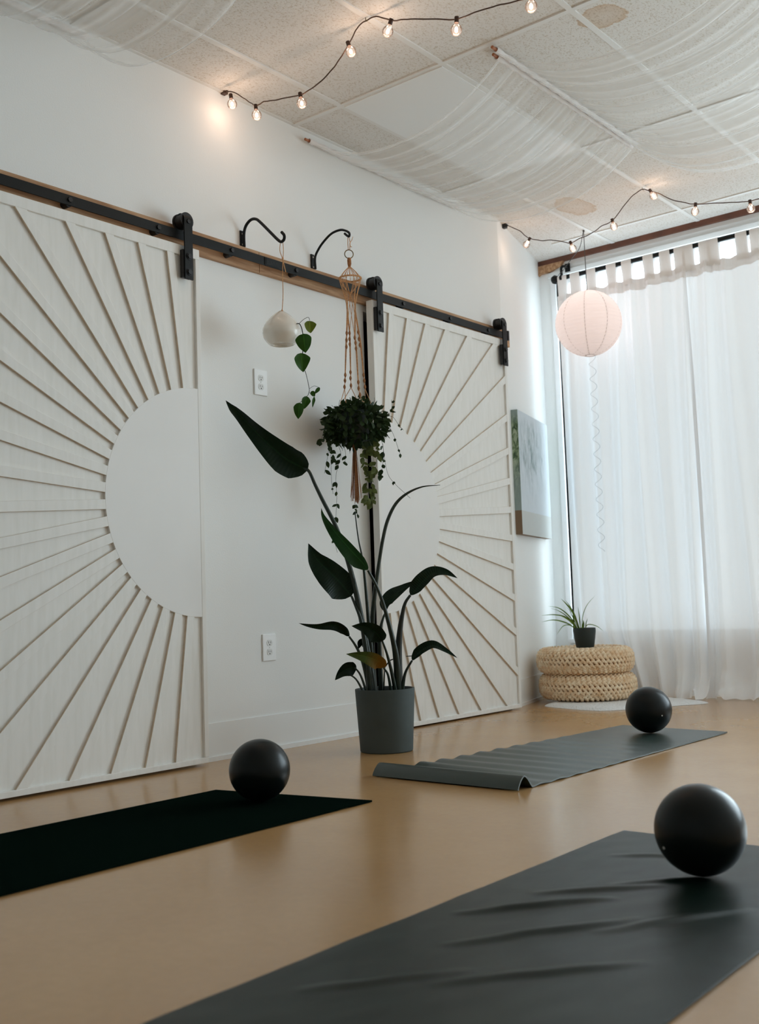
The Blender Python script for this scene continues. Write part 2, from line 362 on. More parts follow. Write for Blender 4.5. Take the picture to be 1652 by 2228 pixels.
# ------------------------------------------------------------------ mesh helpers
class MB:
    def __init__(s): s.v = []; s.f = []; s.uv = []
    def add(s, verts, faces, uvs=None):
        k = len(s.v); s.v += [Vector(v) for v in verts]; s.f += [tuple(i + k for i in f) for f in faces]
        s.uv += list(uvs) if uvs else [(0, 0)] * len(verts)
    def box(s, x0, x1, y0, y1, z0, z1):
        vs = [(x, y, z) for x in (x0, x1) for y in (y0, y1) for z in (z0, z1)]
        s.add(vs, [(0, 1, 3, 2), (4, 6, 7, 5), (0, 4, 5, 1), (2, 3, 7, 6), (0, 2, 6, 4), (1, 5, 7, 3)])
    def prism(s, poly, d):
        """poly: 3D points (planar loop), d: extrusion vector"""
        n = len(poly); d = Vector(d); P = [Vector(p) for p in poly]
        s.add(P + [p + d for p in P], [tuple(range(n))[::-1], tuple(range(n, 2 * n))] + [(i, (i + 1) % n, n + (i + 1) % n, n + i) for i in range(n)])
    def grid(s, fn, nu, nv, closed_u=False):
        vs = []; uvs = []
        for i in range(nu + (0 if closed_u else 1)):
            for j in range(nv + 1):
                u, v = i / nu, j / nv
                vs.append(fn(u, v)); uvs.append((u, v))
        fs = []; m = nv + 1; tot = nu if closed_u else nu + 1
        for i in range(nu):
            for j in range(nv):
                a = i * m + j; b2 = ((i + 1) % tot) * m + j
                fs.append((a, b2, b2 + 1, a + 1))
        s.add(vs, fs, uvs)
    def tube(s, pts, r, n=8, smooth=0, cap=True):
        P = [Vector(p) for p in pts]
        if smooth: P, r = catmull(P, smooth, r)
        R = r if isinstance(r, (list, tuple)) else [r] * len(P)
        if len(R) != len(P): R = [R[0] + (R[-1] - R[0]) * i / (len(P) - 1) for i in range(len(P))]
        vs = []; prev = None
        for i, p in enumerate(P):
            t = (P[min(i + 1, len(P) - 1)] - P[max(i - 1, 0)])
            if t.length < 1e-9: t = Vector((0, 0, 1))
            t.normalize()
            if prev is None:
                a = Vector((0, 0, 1)) if abs(t.z) < 0.9 else Vector((1, 0, 0))
                x = t.cross(a).normalized()
            else:
                x = (prev - t * prev.dot(t)); x = x.normalized() if x.length > 1e-6 else t.orthogonal().normalized()
            prev = x; y = t.cross(x)
            for k in range(n):
                a = 2 * math.pi * k / n
                vs.append(p + (x * math.cos(a) + y * math.sin(a)) * R[i])
        fs = []
        for i in range(len(P) - 1):
            for k in range(n):
                fs.append((i * n + k, i * n + (k + 1) % n, (i + 1) * n + (k + 1) % n, (i + 1) * n + k))
        if cap:
            fs.append(tuple(range(n))[::-1]); fs.append(tuple((len(P) - 1) * n + k for k in range(n)))
        s.add(vs, fs)
    def cyl(s, a, b, r, n=16): s.tube([a, b], r, n)
    def lathe(s, prof, c, n=40, axis=None):
        """prof: (radius, height) list, c: base centre"""
        c = Vector(c); vs = []; fs = []; m = len(prof)
        for k in range(n):
            a = 2 * math.pi * k / n
            for (r, h) in prof: vs.append(c + Vector((math.cos(a) * r, math.sin(a) * r, h)))
        for k in range(n):
            for j in range(m - 1):
                a = k * m + j; b2 = ((k + 1) % n) * m + j
                fs.append((a, b2, b2 + 1, a + 1))
        s.add(vs, fs)
    def sphere(s, c, r, nu=20, nv=12, sz=1.0):
        c = Vector(c)
        prof = [(r * math.sin(math.pi * j / nv), -r * sz * math.cos(math.pi * j / nv)) for j in range(nv + 1)]
        prof[0] = (1e-5, prof[0][1]); prof[-1] = (1e-5, prof[-1][1])
        s.lathe(prof, c, nu)
def catmull(P, k, r=None):
    Q = []; RR = []
    rl = r if isinstance(r, (list, tuple)) else None
    if rl and len(rl) != len(P): rl = [rl[0] + (rl[-1] - rl[0]) * i / (len(P) - 1) for i in range(len(P))]
    for i in range(len(P) - 1):
        p0 = P[i - 1] if i else P[0] * 2 - P[1]; p1 = P[i]; p2 = P[i + 1]; p3 = P[i + 2] if i + 2 < len(P) else P[-1] * 2 - P[-2]
        for j in range(k):
            t = j / k
            Q.append(0.5 * ((2 * p1) + (p2 - p0) * t + (2 * p0 - 5 * p1 + 4 * p2 - p3) * t * t + (-p0 + 3 * p1 - 3 * p2 + p3) * t ** 3))
            if rl: RR.append(rl[i] + (rl[i + 1] - rl[i]) * t)
    Q.append(P[-1].copy())
    if rl: RR.append(rl[-1])
    return Q, (RR if rl else r)
def world_loc(o):
    p = Vector((0, 0, 0))
    while o is not None:
        p += o.location; o = o.parent
    return p
def obj(name, mb, m, parent=None, smooth=True, loc=None, bevel=0.0, angle=40, solid=0.0):
    me = bpy.data.meshes.new(name)
    base = world_loc(parent) if parent else (Vector(loc) if loc is not None else Vector((0, 0, 0)))
    me.from_pydata([tuple(v - base) for v in mb.v], [], mb.f)
    uvl = me.uv_layers.new(name='UVMap')
    for l in me.loops: uvl.data[l.index].uv = mb.uv[l.vertex_index]
    bm = bmesh.new(); bm.from_mesh(me); bmesh.ops.recalc_face_normals(bm, faces=bm.faces); bm.to_mesh(me); bm.free()
    o = bpy.data.objects.new(name, me); COL.objects.link(o)
    me.materials.append(m)
    if parent: o.parent = parent
    elif loc is not None: o.location = loc
    if solid:
        sm = o.modifiers.new('solid', 'SOLIDIFY'); sm.thickness = solid; sm.offset = 0
    if bevel:
        bv = o.modifiers.new('bevel', 'BEVEL'); bv.width = bevel; bv.segments = 2; bv.limit_method = 'ANGLE'; bv.angle_limit = math.radians(40)
    if smooth:
        for p in me.polygons: p.use_smooth = True
        try: me.set_sharp_from_angle(angle=math.radians(angle))
        except Exception: pass
    return o
def thing(name, label, cat, loc, group=None):
    o = bpy.data.objects.new(name, None); COL.objects.link(o); o.location = Vector(loc); o.empty_display_size = 0.1
    return tag(o, label, cat, group)
def tag(o, label, cat, group=None):
    o['label'] = label; o['category'] = cat; o['kind'] = 'thing'
    if group: o['group'] = group
    return o
def struct(name, mb, m, parent=None, **kw):
    o = obj(name, mb, m, parent, **kw)
    if not parent: o['kind'] = 'structure'
    return o
def nz(x, y=0.0, z=0.0): return noise.noise(Vector((x, y, z)))

# ================================================================== THE ROOM
CORNER_Y = 5.354; FX, FY = -0.268, 6.28
XR, YB = 5.05, -1.3
b = MB(); b.box(-0.6, XR + 0.1, YB - 0.1, FY + 0.25, -0.08, 0); struct('floor', b, M['floor'], smooth=False)
b = MB(); b.box(-0.6, XR + 0.1, YB - 0.1, FY + 0.12, ZC, ZC + 0.06); struct('ceiling', b, M['ceil'], smooth=False)
# left wall with the doorway behind the right barn door
DY0, DY1, DZ = 4.084, 5.02, 2.06
b = MB()
b.box(-0.12, 0, YB, DY0, 0, ZC); b.box(-0.12, 0, DY1, CORNER_Y, 0, ZC); b.box(-0.12, 0, DY0, DY1, DZ, ZC)
struct('wall_left', b, M['wall'], smooth=False)
b = MB()   # unlit room behind the doorway; its darkness is painted as near-black walls
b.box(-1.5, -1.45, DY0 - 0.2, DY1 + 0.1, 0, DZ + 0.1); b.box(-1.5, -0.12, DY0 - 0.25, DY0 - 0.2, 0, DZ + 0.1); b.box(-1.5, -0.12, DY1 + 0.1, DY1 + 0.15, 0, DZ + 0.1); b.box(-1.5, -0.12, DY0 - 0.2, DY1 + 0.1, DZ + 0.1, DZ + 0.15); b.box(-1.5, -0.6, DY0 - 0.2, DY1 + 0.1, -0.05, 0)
struct('wall_passage', b, M['unlit_black'], smooth=False)
nrm = Vector((FY - CORNER_Y, -FX, 0)).normalized()     # angled wall, facing the room
b = MB(); b.prism([(0, CORNER_Y, 0), (FX, FY, 0), (FX, FY, ZC), (0, CORNER_Y, ZC)], -nrm * 0.12); struct('wall_bay', b, M['wall'], smooth=False)
b = MB()
b.box(FX - 0.1, WX0, FY, FY + 0.12, 0, ZC); b.box(WX0, WX1, FY, FY + 0.12, 0, WZ0); b.box(WX0, WX1, FY, FY + 0.12, WZ1, ZC); b.box(WX1, XR, FY, FY + 0.12, 0, ZC)
struct('wall_front', b, M['wall'], smooth=False)
b = MB(); b.box(XR, XR + 0.1, YB, FY, 0, ZC); struct('wall_right', b, M['wall'], smooth=False)
b = MB(); b.box(0, XR, YB - 0.1, YB, 0, ZC); struct('wall_back', b, mat('grey_wall_paint', (0.5, 0.5, 0.49, 1), 0.8), smooth=False)
# bases
b = MB(); b.box(0, 0.005, YB, DY0 - 0.01, 0, 0.152); b.box(0, 0.013, YB, DY0 - 0.01, 0, 0.018); b.box(0, 0.005, DY1 + 0.01, CORNER_Y, 0, 0.152); b.box(0, 0.013, DY1 + 0.01, CORNER_Y, 0, 0.018)
struct('baseboard_left', b, M['base'], smooth=False)
b = MB()
for (h0, h1, t) in ((0, 0.152, 0.005), (0, 0.018, 0.013)):
    b.prism([(0, CORNER_Y, h0), (FX, FY, h0), (FX, FY, h1), (0, CORNER_Y, h1)], nrm * t)
struct('baseboard_bay', b, M['base'], smooth=False)
# moulding over the window and a stepped head
b = MB(); b.box(FX, XR, FY - 0.022, FY, ZC - 0.034, ZC); struct('trim_1', b, M['brown'], smooth=False)
b = MB(); b.box(WX0 - 0.05, XR, FY - 0.028, FY, 2.735, 2.765); b.box(WX0 - 0.03, XR, FY - 0.012, FY, 2.765, 2.80); struct('trim_2', b, M['framewin'], smooth=False)
b = MB(); b.prism([(x, FY - 0.0275, z) for x, z in ((FX, ZC - 0.034), (-0.07, ZC - 0.034), (-0.10, 2.795), (-0.16, 2.776), (FX + 0.02, 2.776), (FX, 2.765))], (0, 0.027, 0)); struct('trim_4', b, M['board'], smooth=False)
# suspended ceiling tees
b = MB()
T = 0.0115
for x in (0.298, 0.865, 1.474, 2.08, 2.69, 3.30, 3.91, 4.52): b.box(x - T, x + T, YB, FY - 0.03, ZC - 0.006, ZC)
for y in (-1.24, -0.02, 1.2, 2.402, 3.618, 4.80, 6.0): b.box(0, XR, y - T, y + T, ZC - 0.0055, ZC)
b.box(0, 0.016, YB, CORNER_Y, ZC - 0.004, ZC)
struct('trim_3', b, M['tgrid'], smooth=False)
# window
t = MB()
for x in (WX0, 0.78 + 0.9, 3.3, WX1 - 0.05): t.box(x, x + 0.05, FY + 0.03, FY + 0.09, WZ0, WZ1)
t.box(WX0, WX1, FY + 0.03, FY + 0.09, WZ0, WZ0 + 0.05); t.box(WX0, WX1, FY + 0.03, FY + 0.09, WZ1 - 0.045, WZ1)
win = struct('window_1', t, M['framewin'], smooth=False)
t = MB(); t.box(WX0 + 0.02, WX1 - 0.02, FY + 0.055, FY + 0.06, WZ0 + 0.02, WZ1 - 0.02); obj('pane', t, M['pane'], win, smooth=False)
t = MB(); t.box(WX0 - 0.02, WX1 + 0.02, FY - 0.03, FY + 0.03, WZ0 - 0.025, WZ0); obj('sill', t, M['white'], win, smooth=False)
t = MB(); t.box(WX0 - 0.035, WX0, FY - 0.015, FY + 0.03, WZ0 - 0.025, 2.735); obj('casing', t, M['white'], win, smooth=False)

# recessed lamp panel in the grid
t = MB(); t.box(0.298 + T, 0.865 - T, 3.618 + T, 4.80 - T, ZC - 0.009, ZC - 0.001)
lp = obj('ceiling_light_panel', t, M['diffuser'], loc=(0.58, 4.21, ZC), smooth=False)
tag(lp, 'smooth white rectangular light panel, switched off, set in the speckled tile ceiling', 'ceiling light')

# ================================================================== BARN DOORS
DCZ = 1.045
def clip_halfplane(poly, p, n):
    out = []
    for i in range(len(poly)):
        a, c = poly[i], poly[(i + 1) % len(poly)]
        da = (a[0] - p[0]) * n[0] + (a[1] - p[1]) * n[1]; dc = (c[0] - p[0]) * n[0] + (c[1] - p[1]) * n[1]
        if da >= 0: out.append(a)
        if (da >= 0) != (dc >= 0):
            s_ = da / (da - dc); out.append((a[0] + (c[0] - a[0]) * s_, a[1] + (c[1] - a[1]) * s_))
    return out
M['rawedge_shade'] = mat('shaded_raw_timber_edge', rgb(214, 200, 182), 0.7, vary=(30, 0.12))  # bare timber tone with the slats' side shade mixed into the colour
def shaded_raw_edges(o):
    o.data.materials.append(M['rawedge_shade'])
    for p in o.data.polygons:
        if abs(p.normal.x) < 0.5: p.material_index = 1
def barn_door(label, y_hinge, sgn, zb, zt, radius, cz, hang_ys):
    """y_hinge: the edge with the half disc; sgn=-1 the door runs towards -y from it"""
    w = 1.21
    y_far = y_hinge + sgn * w
    ya, yb = min(y_hinge, y_far), max(y_hinge, y_far)
    r = thing('barn_door', label, 'sliding door', (0.06, (ya + yb) / 2, zb))
    t = MB(); t.box(0.036, 0.062, ya, yb, zb, zt); obj('panel', t, M['door'], r, smooth=False)
    S = 0.036                                    # width of frame strips
    t = MB()
    t.box(0.0615, 0.0742, ya, yb, zt - 0.042, zt); t.box(0.0615, 0.0742, ya, yb, zb, zb + 0.022)
    t.box(0.0615, 0.0742, ya, ya + S * 0.62, zb + 0.022, zt - 0.042); t.box(0.0615, 0.0742, yb - S * 0.62, yb, zb + 0.022, zt - 0.042)
    obj('frame', t, M['door'], r, smooth=False, bevel=0.002)
    ci, cj = y_hinge + sgn * 0.022, cz           # centre of the disc
    yi0, yi1, zi0, zi1 = ya + S * 0.6, yb - S * 0.6, zb + 0.02, zt - 0.04
    t = MB()
    hw = 0.0185
    for k in range(22):
        th = math.radians(-82.75 + 7.88 * k)
        d = (sgn * math.cos(th), math.sin(th)); n = (-d[1], d[0])
        L0, L1 = radius - 0.012, 2.5
        poly = [(ci + d[0] * L0 + n[0] * hw, cj + d[1] * L0 + n[1] * hw), (ci + d[0] * L1 + n[0] * hw, cj + d[1] * L1 + n[1] * hw), (ci + d[0] * L1 - n[0] * hw, cj + d[1] * L1 - n[1] * hw), (ci + d[0] * L0 - n[0] * hw, cj + d[1] * L0 - n[1] * hw)]
        for p, nn in (((yi0, 0), (1, 0)), ((yi1, 0), (-1, 0)), ((0, zi0), (0, 1)), ((0, zi1), (0, -1))):
            poly = clip_halfplane(poly, p, nn)
        if len(poly) >= 3: t.prism([(0.0615, q[0], q[1]) for q in poly], (0.0115, 0, 0))
    shaded_raw_edges(obj('sunburst_slats', t, M['door'], r, smooth=False, bevel=0.001))
    t = MB(); poly = [(ci + sgn * radius * math.cos(math.radians(-90 + 180 * i / 64)), cj + radius * math.sin(math.radians(-90 + 180 * i / 64))) for i in range(65)]
    t.prism([(0.0615, q[0], q[1]) for q in poly], (0.012, 0, 0)); obj('half_disc', t, M['door_disc'], r, smooth=False, bevel=0.001)
    for hy in hang_ys:
        t = MB()     # strap bent over the wheel
        pts = [(0.098, 1.944), (0.098, 2.19)] + [(0.068 + 0.030 * math.cos(a), 2.19 + 0.030 * math.sin(a)) for a in [math.pi * i / 10 for i in range(1, 11)]] + [(0.038, 2.165)]
        W2 = 0.021
        for i in range(len(pts) - 1):
            (xa, za), (xb, zb_) = pts[i], pts[i + 1]
            dx, dz = xb - xa, zb_ - za; l = math.hypot(dx, dz); nx, nz_ = -dz / l * 0.006, dx / l * 0.006
            t.prism([(xa, hy - W2, za), (xb, hy - W2, zb_), (xb + nx, hy - W2, zb_ + nz_), (xa + nx, hy - W2, za + nz_)], (0, 2 * W2, 0))
        hg = obj('hanger', t, M['iron'], r, smooth=False)
        t = MB(); t.box(0.0742, 0.0918, hy - W2 - 0.006, hy + W2 - 0.004, 1.95, 2.065); obj('spacer', t, M['dark'], hg, smooth=False)
        t = MB(); t.cyl((0.046, hy, 2.19), (0.086, hy, 2.19), 0.031, 28); t.cyl((0.040, hy, 2.19), (0.048, hy, 2.19), 0.036, 28); t.cyl((0.084, hy, 2.19), (0.090, hy, 2.19), 0.034, 28); obj('wheel', t, M['dark'], hg)
        for z in (2.038, 1.973):
            t = MB(); t.cyl((0.085, hy, z), (0.106, hy, z), 0.011, 6); t.cyl((0.098, hy, z), (0.101, hy, z), 0.014, 16); obj('bolt', t, M['dark'], hg, smooth=False)
        t = MB(); t.cyl((0.096, hy, 2.183), (0.103, hy, 2.183), 0.009, 6); obj('bolt', t, M['dark'], hg, smooth=False)
    return r
barn_door('white sunburst sliding door at the left edge, half disc along its right side', 2.952, -1, 0.010, 2.088, 0.461, 1.045, (2.876, 1.84))
barn_door('white sunburst sliding door behind the tall potted plant', 4.068, 1, 0.008, 2.102, 0.475, 1.04, (4.103, 5.235))

tr = thing('barn_door_track', 'long black flat rail on a pine board above both sliding doors', 'door track', (0.03, 3.3, 2.09))
t = MB(); t.box(0.0005, 0.020, 1.0, 3.35, 2.092, 2.188); t.box(0.0005, 0.020, 3.353, 5.405, 2.092, 2.188); obj('header_board', t, M['board'], tr, smooth=False)
tr_rail = MB(); tr_rail.box(0.052, 0.0595, 1.0, 3.35, 2.117, 2.156); tr_rail.box(0.052, 0.0595, 3.353, 5.325, 2.117, 2.156); obj('rail', tr_rail, M['iron'], tr, smooth=False, bevel=0.001)
for px, py in ((152, 437), (345, 494), (505, 548), (645, 588), (878, 661), (980, 692), (1063, 722)):
    q = at(px, py, 'x', 0.06)
    t = MB(); t.cyl((0.02, q.y, 2.137), (0.066, q.y, 2.137), 0.010, 6); t.cyl((0.02, q.y, 2.127), (0.052, q.y, 2.127), 0.015, 16); obj('bolt', t, M['dark'], tr, smooth=False)
t = MB(); t.box(0.050, 0.062, 3.345, 3.43, 2.119, 2.154); t.box(0.0595, 0.0635, 3.352, 3.425, 2.122, 2.151); j = obj('joint_plate', t, M['iron'], tr, smooth=False)
t = MB()
for i in range(4): t.cyl((0.0632, 3.362 + i * 0.018, 2.137), (0.0645, 3.362 + i * 0.018, 2.137), 0.003, 8)
obj('screws', t, M['dark'], j, smooth=False)
t = MB(); t.box(0.046, 0.066, 5.318, 5.332, 2.112, 2.168); obj('end_stop', t, M['dark'], tr, smooth=False)

# ================================================================== OUTLETS
def outlet(label, yc, zc):
    r = thing('wall_outlet', label, 'wall socket', (0.0, yc, zc), 'wall outlets between the doors')
    t = MB(); t.box(0.0003, 0.0065, yc - 0.040, yc + 0.040, zc - 0.058, zc + 0.058); obj('cover_plate', t, M['outlet'], r, smooth=False, bevel=0.003)
    for dz in (0.0195, -0.0195):
        t = MB(); prof = []
        for i in range(24):
            a = 2 * math.pi * i / 24; prof.append((0.0062, yc + 0.0165 * math.cos(a), zc + dz + max(-0.0135, min(0.0135, 0.0165 * math.sin(a)))))
        t.prism(prof, (0.0016, 0, 0)); f = obj('receptacle', t, M['plug'], r, smooth=False)
        t = MB(); t.box(0.0077, 0.0081, yc - 0.0075, yc - 0.0052, zc + dz - 0.002, zc + dz + 0.007); t.box(0.0077, 0.0081, yc + 0.0050, yc + 0.0073, zc + dz - 0.001, zc + dz + 0.006)
        t.cyl((0.0077, yc, zc + dz - 0.0075), (0.0081, yc, zc + dz - 0.0075), 0.0028, 10); obj('slots', t, M['slot'], f, smooth=False)
    t = MB(); t.cyl((0.0062, yc, zc), (0.0074, yc, zc), 0.003, 10); obj('screw', t, M['plug'], r, smooth=False)
outlet('white wall outlet high up, under the hanging white ceramic pot', 3.357, 1.602)
outlet('white wall outlet low down, left of the tall potted plant', 3.369, 0.441)

# ================================================================== HOOKS AND HANGING PLANTS
def hook(label, pts, rads, y):
    r = thing('plant_hook', label, 'hook', (0.01, y, pts[0].z), 'iron plant hooks above the track')
    t = MB(); t.tube(pts, rads, 10, smooth=6); obj('arm', t, M['iron'], r)
    t = MB(); z0 = pts[0].z; t.box(0.0003, 0.007, y - 0.011, y + 0.011, z0 - 0.002, z0 + 0.075); pt = obj('mounting_plate', t, M['iron'], r, smooth=False, bevel=0.002)
    for dz in (0.012, 0.06):
        t = MB(); t.sphere((0.0085, y, z0 + dz), 0.004, 10, 6); obj('screw', t, M['plug'], pt)
H1Y, H2Y = 3.264, 3.72
p1 = [at(x, y, 'y', H1Y) for x, y in ((532, 536), (531, 510), (535, 492), (545, 479), (556, 476.5), (566, 483), (590, 507), (604, 521), (612, 526), (618, 521), (618.5, 512), (613, 505))]
p1[0].x = p1[1].x = max(0.012, p1[1].x); p1[0].z = 2.19
hook('black iron hook holding the white ceramic pot, its tip bent upward', p1, [0.0065] * 12, H1Y)
p2 = [at(x, y, 'y', H2Y) for x, y in ((685, 584), (686, 560), (694, 541), (706, 524), (722, 508), (740, 500.5), (752, 502), (760, 507), (760, 514), (756, 513), (750, 508))]
p2[0].x = p2[1].x = max(0.012, p2[1].x); p2[0].z = 2.19
hook('black iron curved hook holding the macrame planter', p2, [0.0055] * 11, H2Y)

# -- leaf ribbons
def ribbon_leaf(mb, mid, hwl, hwr, fold=0.35, tilt=0.0, prof=None, segs=26, cross=4, tip_pow=1.0, curl=0.0):
    """mid: 3D midrib points base -> tip; hwl/hwr half widths (m) on either side; widths lie across the midrib, turned by tilt"""
    P, _ = catmull([Vector(p) for p in mid], 8)
    n = len(P)
    L = [0.0]
    for i in range(1, n): L.append(L[-1] + (P[i] - P[i - 1]).length)
    def samp(t):
        s_ = t * L[-1]
        for i in range(1, n):
            if L[i] >= s_:
                k = (s_ - L[i - 1]) / max(1e-9, L[i] - L[i - 1]); return P[i - 1].lerp(P[i], k), (P[min(i, n - 1)] - P[i - 1]).normalized()
        return P[-1].copy(), (P[-1] - P[-2]).normalized()
    prof = prof or (lambda t: (math.sin(math.pi * min(1, t ** 0.62)) ** 0.75) if t < 1 else 0)
    vs, uvs, fs = [], [], []
    for i in range(segs + 1):
        t_ = i / segs; p, tg = samp(t_)
        view = (p - CAM).normalized()
        side = tg.cross(view)
        side = side.normalized() if side.length > 1e-4 else tg.orthogonal().normalized()
        nn = side.cross(tg).normalized()
        w = max(0.0008, prof(t_))
        for j in range(-cross, cross + 1):
            s_ = j / cross
            ang = tilt + fold * s_ * (1 if s_ > 0 else 1) * 0 
            hw = (hwr if s_ > 0 else hwl) * w
            dirv = side * math.cos(tilt) + nn * math.sin(tilt)
            up = nn * math.cos(tilt) - side * math.sin(tilt)
            q = p + dirv * (hw * s_) + up * (-abs(s_) ** 1.4 * hw * fold) + up * curl * hw * math.sin(t_ * 9 + s_ * 2) * abs(s_) * 0.25
            vs.append(q); uvs.append((t_, (s_ + 1) / 2))
    m = 2 * cross + 1
    for i in range(segs):
        for j in range(m - 1): fs.append((i * m + j, (i + 1) * m + j, (i + 1) * m + j + 1, i * m + j + 1))
    mb.add(vs, fs, uvs)
heart = lambda t: min(1.0, (max(0, t) / 0.28) ** 0.5) * (1 - (max(0, t - 0.30) / 0.70) ** 1.6) ** 0.95
big_prof = lambda t: min(1, (t / 0.13) ** 0.5) * (1 - 0.86 * (max(0, t - 0.25) / 0.75) ** 0.95) * (1 if t < 0.9 else max(0, (1 - t) / 0.1) ** 0.6)
blade_prof = lambda t: min(1, (t / 0.16) ** 0.55) * (1 - max(0, (t - 0.3) / 0.7) ** 1.7)
def lens(t): return math.sin(math.pi * t) ** 0.8 if 0 < t < 1 else 0

# -- white ceramic hanging pot
HD = depth_of((0.242, H1Y, 2.17)); S1 = HD / FPX
axis_b = atd(614, 749, HD)
pot = thing('hanging_pot', 'glossy white teardrop pot with trailing heart-shaped leaves hanging on twine', 'hanging plant', axis_b)
prof = [(0.001, 0.012), (0.040, 0.010), (0.0475, 0.0), (0.053, 0.0015), (0.066, 0.014), (0.0775, 0.034), (0.0805, 0.052), (0.077, 0.070), (0.066, 0.090), (0.049, 0.110), (0.030, 0.127), (0.014, 0.138), (0.005, 0.143), (0.001, 0.1435)]
t = MB(); n = 56
vs = []; fs = []; m_ = len(prof)
PQ = catmull([Vector((a, 0, c)) for a, c in prof], 3)[0]
m_ = len(PQ)
opendir = (RIGHT * 0.9 + FWD * 0.45).normalized()
for k in range(n):
    a = 2 * math.pi * k / n
    for q in PQ: vs.append(axis_b + Vector((math.cos(a) * abs(q.x), math.sin(a) * abs(q.x), q.z)))
oc = axis_b + opendir * 0.066 + Vector((0, 0, 0.074))
for k in range(n):
    for j_ in range(m_ - 1):
        f = (k * m_ + j_, ((k + 1) % n) * m_ + j_, ((k + 1) % n) * m_ + j_ + 1, k * m_ + j_ + 1)
        c = sum((vs[i] for i in f), Vector()) / 4
        if (c - oc).length < 0.036: continue
        fs.append(f)
t.add(vs, fs); obj('ceramic_body', t, M['ceramic'], pot, solid=0.004, angle=60)
t = MB(); t.lathe([(0.001, 0.045), (0.06, 0.045), (0.062, 0.040)], axis_b, 24); obj('soil', t, M['soil'], pot)
t = MB(); hk = at(613, 526, 'y', H1Y); top = atd(614, 679, HD)
t.tube([hk + Vector((0.006, 0, 0.004)), atd(617, 545, HD), atd(616, 562, HD), atd(615, 600, HD), atd(616, 640, HD), top], 0.0016, 6, smooth=4)
t.tube([hk + Vector((-0.006, 0, 0.004)), atd(609, 545, HD), atd(615, 562, HD)], 0.0016, 6, smooth=4)
t.sphere(atd(615.5, 562, HD), 0.0045, 10, 6); t.tube([atd(615, 562, HD), atd(619, 580, HD), atd(622, 592, HD)], 0.0018, 6, smooth=4)
t.tube([top + Vector((0, 0, 0.012)), top + RIGHT * 0.006, top + RIGHT * 0.001 - UP * 0.004], 0.0015, 6); t.tube([top + Vector((0, 0, 0.012)), top - RIGHT * 0.005, top - UP * 0.004], 0.0015, 6)
obj('twine', t, M['twine'], pot)
t = MB()
st = [(624, 684, -.01), (633, 695, -.02), (643, 704, -.03), (652, 705, -.03), (658, 720, -.035), (660, 745, -.03), (658, 785, -.03), (660.5, 802, -.03), (665.6, 812, -.03), (673, 846, -.03), (671, 859, -.03)]
t.tube([atd(x, y, HD + d) for x, y, d in st], [0.0022] * 8 + [0.0014] * 3, 6, smooth=5)
t.tube([atd(650, 705, HD - .03), atd(661, 695, HD - .02), atd(671, 690.5, HD - .02), atd(674, 697, HD - .02)], 0.0011, 6, smooth=5)
t.tube([atd(673, 846, HD - .03), atd(683, 840, HD - .03), atd(692, 842, HD - .03), atd(696, 845, HD - .03)], 0.0008, 6, smooth=5)
t.tube([atd(672, 852, HD - .03), atd(676, 857, HD - .03), atd(682, 862, HD - .03)], 0.0008, 6, smooth=5)
t.tube([atd(671, 859, HD - .03), atd(662, 868, HD - .03), atd(653, 876, HD - .03)], 0.0011, 6, smooth=5)
obj('vine', t, M['stalk'], pot)
for base, tip, hw, d, ti, mm in (((674, 698), (676, 725), 12.5, -.02, 0.3, 'philolive'), ((660.5, 726), (665, 768), 17.5, -.05, -0.25, 'phil'), ((655, 768), (660, 810), 17, -.045, 0.35, 'phil'), ((668, 862), (662, 890), 9.5, -.035, 0.3, 'phil'), ((652, 876), (649, 912), 11, -.04, -0.2, 'phil'), ((678, 851), (685, 863), 5, -.03, 0, 'phil'), ((684, 863), (680, 887), 3.5, -.03, 0.5, 'phil'), ((696, 843), (685, 857), 4, -.03, 0.2, 'phil')):
    A = atd(*base, HD + d); B = atd(*tip, HD + d + 0.012); Mi = (A + B) / 2 - FWD * 0.008
    t = MB(); ribbon_leaf(t, [A, Mi, B], hw * S1 * 1.06, hw * S1 * 1.06, 0.3, ti, heart, 16, 4, curl=0.3)
    lo_ = obj('leaf', t, M[mm], pot, angle=80)
    if mm == 'philolive': lo_['label'] = 'lighter olive heart-shaped leaf'

# -- macrame planter
MD = depth_of((0.222, H2Y, 2.2)); S2 = MD / FPX
mp_ = lambda x, y, d=0.0: atd(x, y, MD + d)
mac = thing('macrame_planter', 'jute macrame planter with bushy small-leaved trailing plant and long tassel', 'hanging plant', mp_(772, 960))
t = MB(); c = mp_(759.5, 553); t.tube([c + (RIGHT * math.cos(a) + UP * math.sin(a)) * (9.3 * S2) + FWD * 0.004 * math.cos(a) for a in [2 * math.pi * i / 28 for i in range(29)]], 0.0022, 8, cap=False); obj('ring', t, M['brass'], mac)
t = MB(); t.tube([at(757, 512, 'y', H2Y), mp_(757, 530), mp_(758, 544)], 0.0017, 6); t.tube([at(759, 512, 'y', H2Y), mp_(762, 528), mp_(761, 544)], 0.0017, 6); t.tube([mp_(762, 528), mp_(766, 522), mp_(768, 515)], 0.0013, 6); t.tube([mp_(761, 530), mp_(763, 537), mp_(766, 537)], 0.0016, 6)
obj('hanging_loop', t, M['twine'], mac)
t = MB(); t.tube([mp_(760, 561), mp_(760, 566), mp_(760.5, 574), mp_(760.5, 581)], [0.007, 0.0092, 0.0092, 0.006], 12, smooth=4); obj('wrapped_knot', t, M['bead'], mac)
HC = mp_(762, 606); HR = 0.050
def hoop_pt(a, r=HR, dz=0.0): return HC + Vector((math.cos(a) * r, math.sin(a) * r, dz))
t = MB(); t.tube([hoop_pt(2 * math.pi * i / 36, HR) for i in range(37)], 0.0032, 8, cap=False)
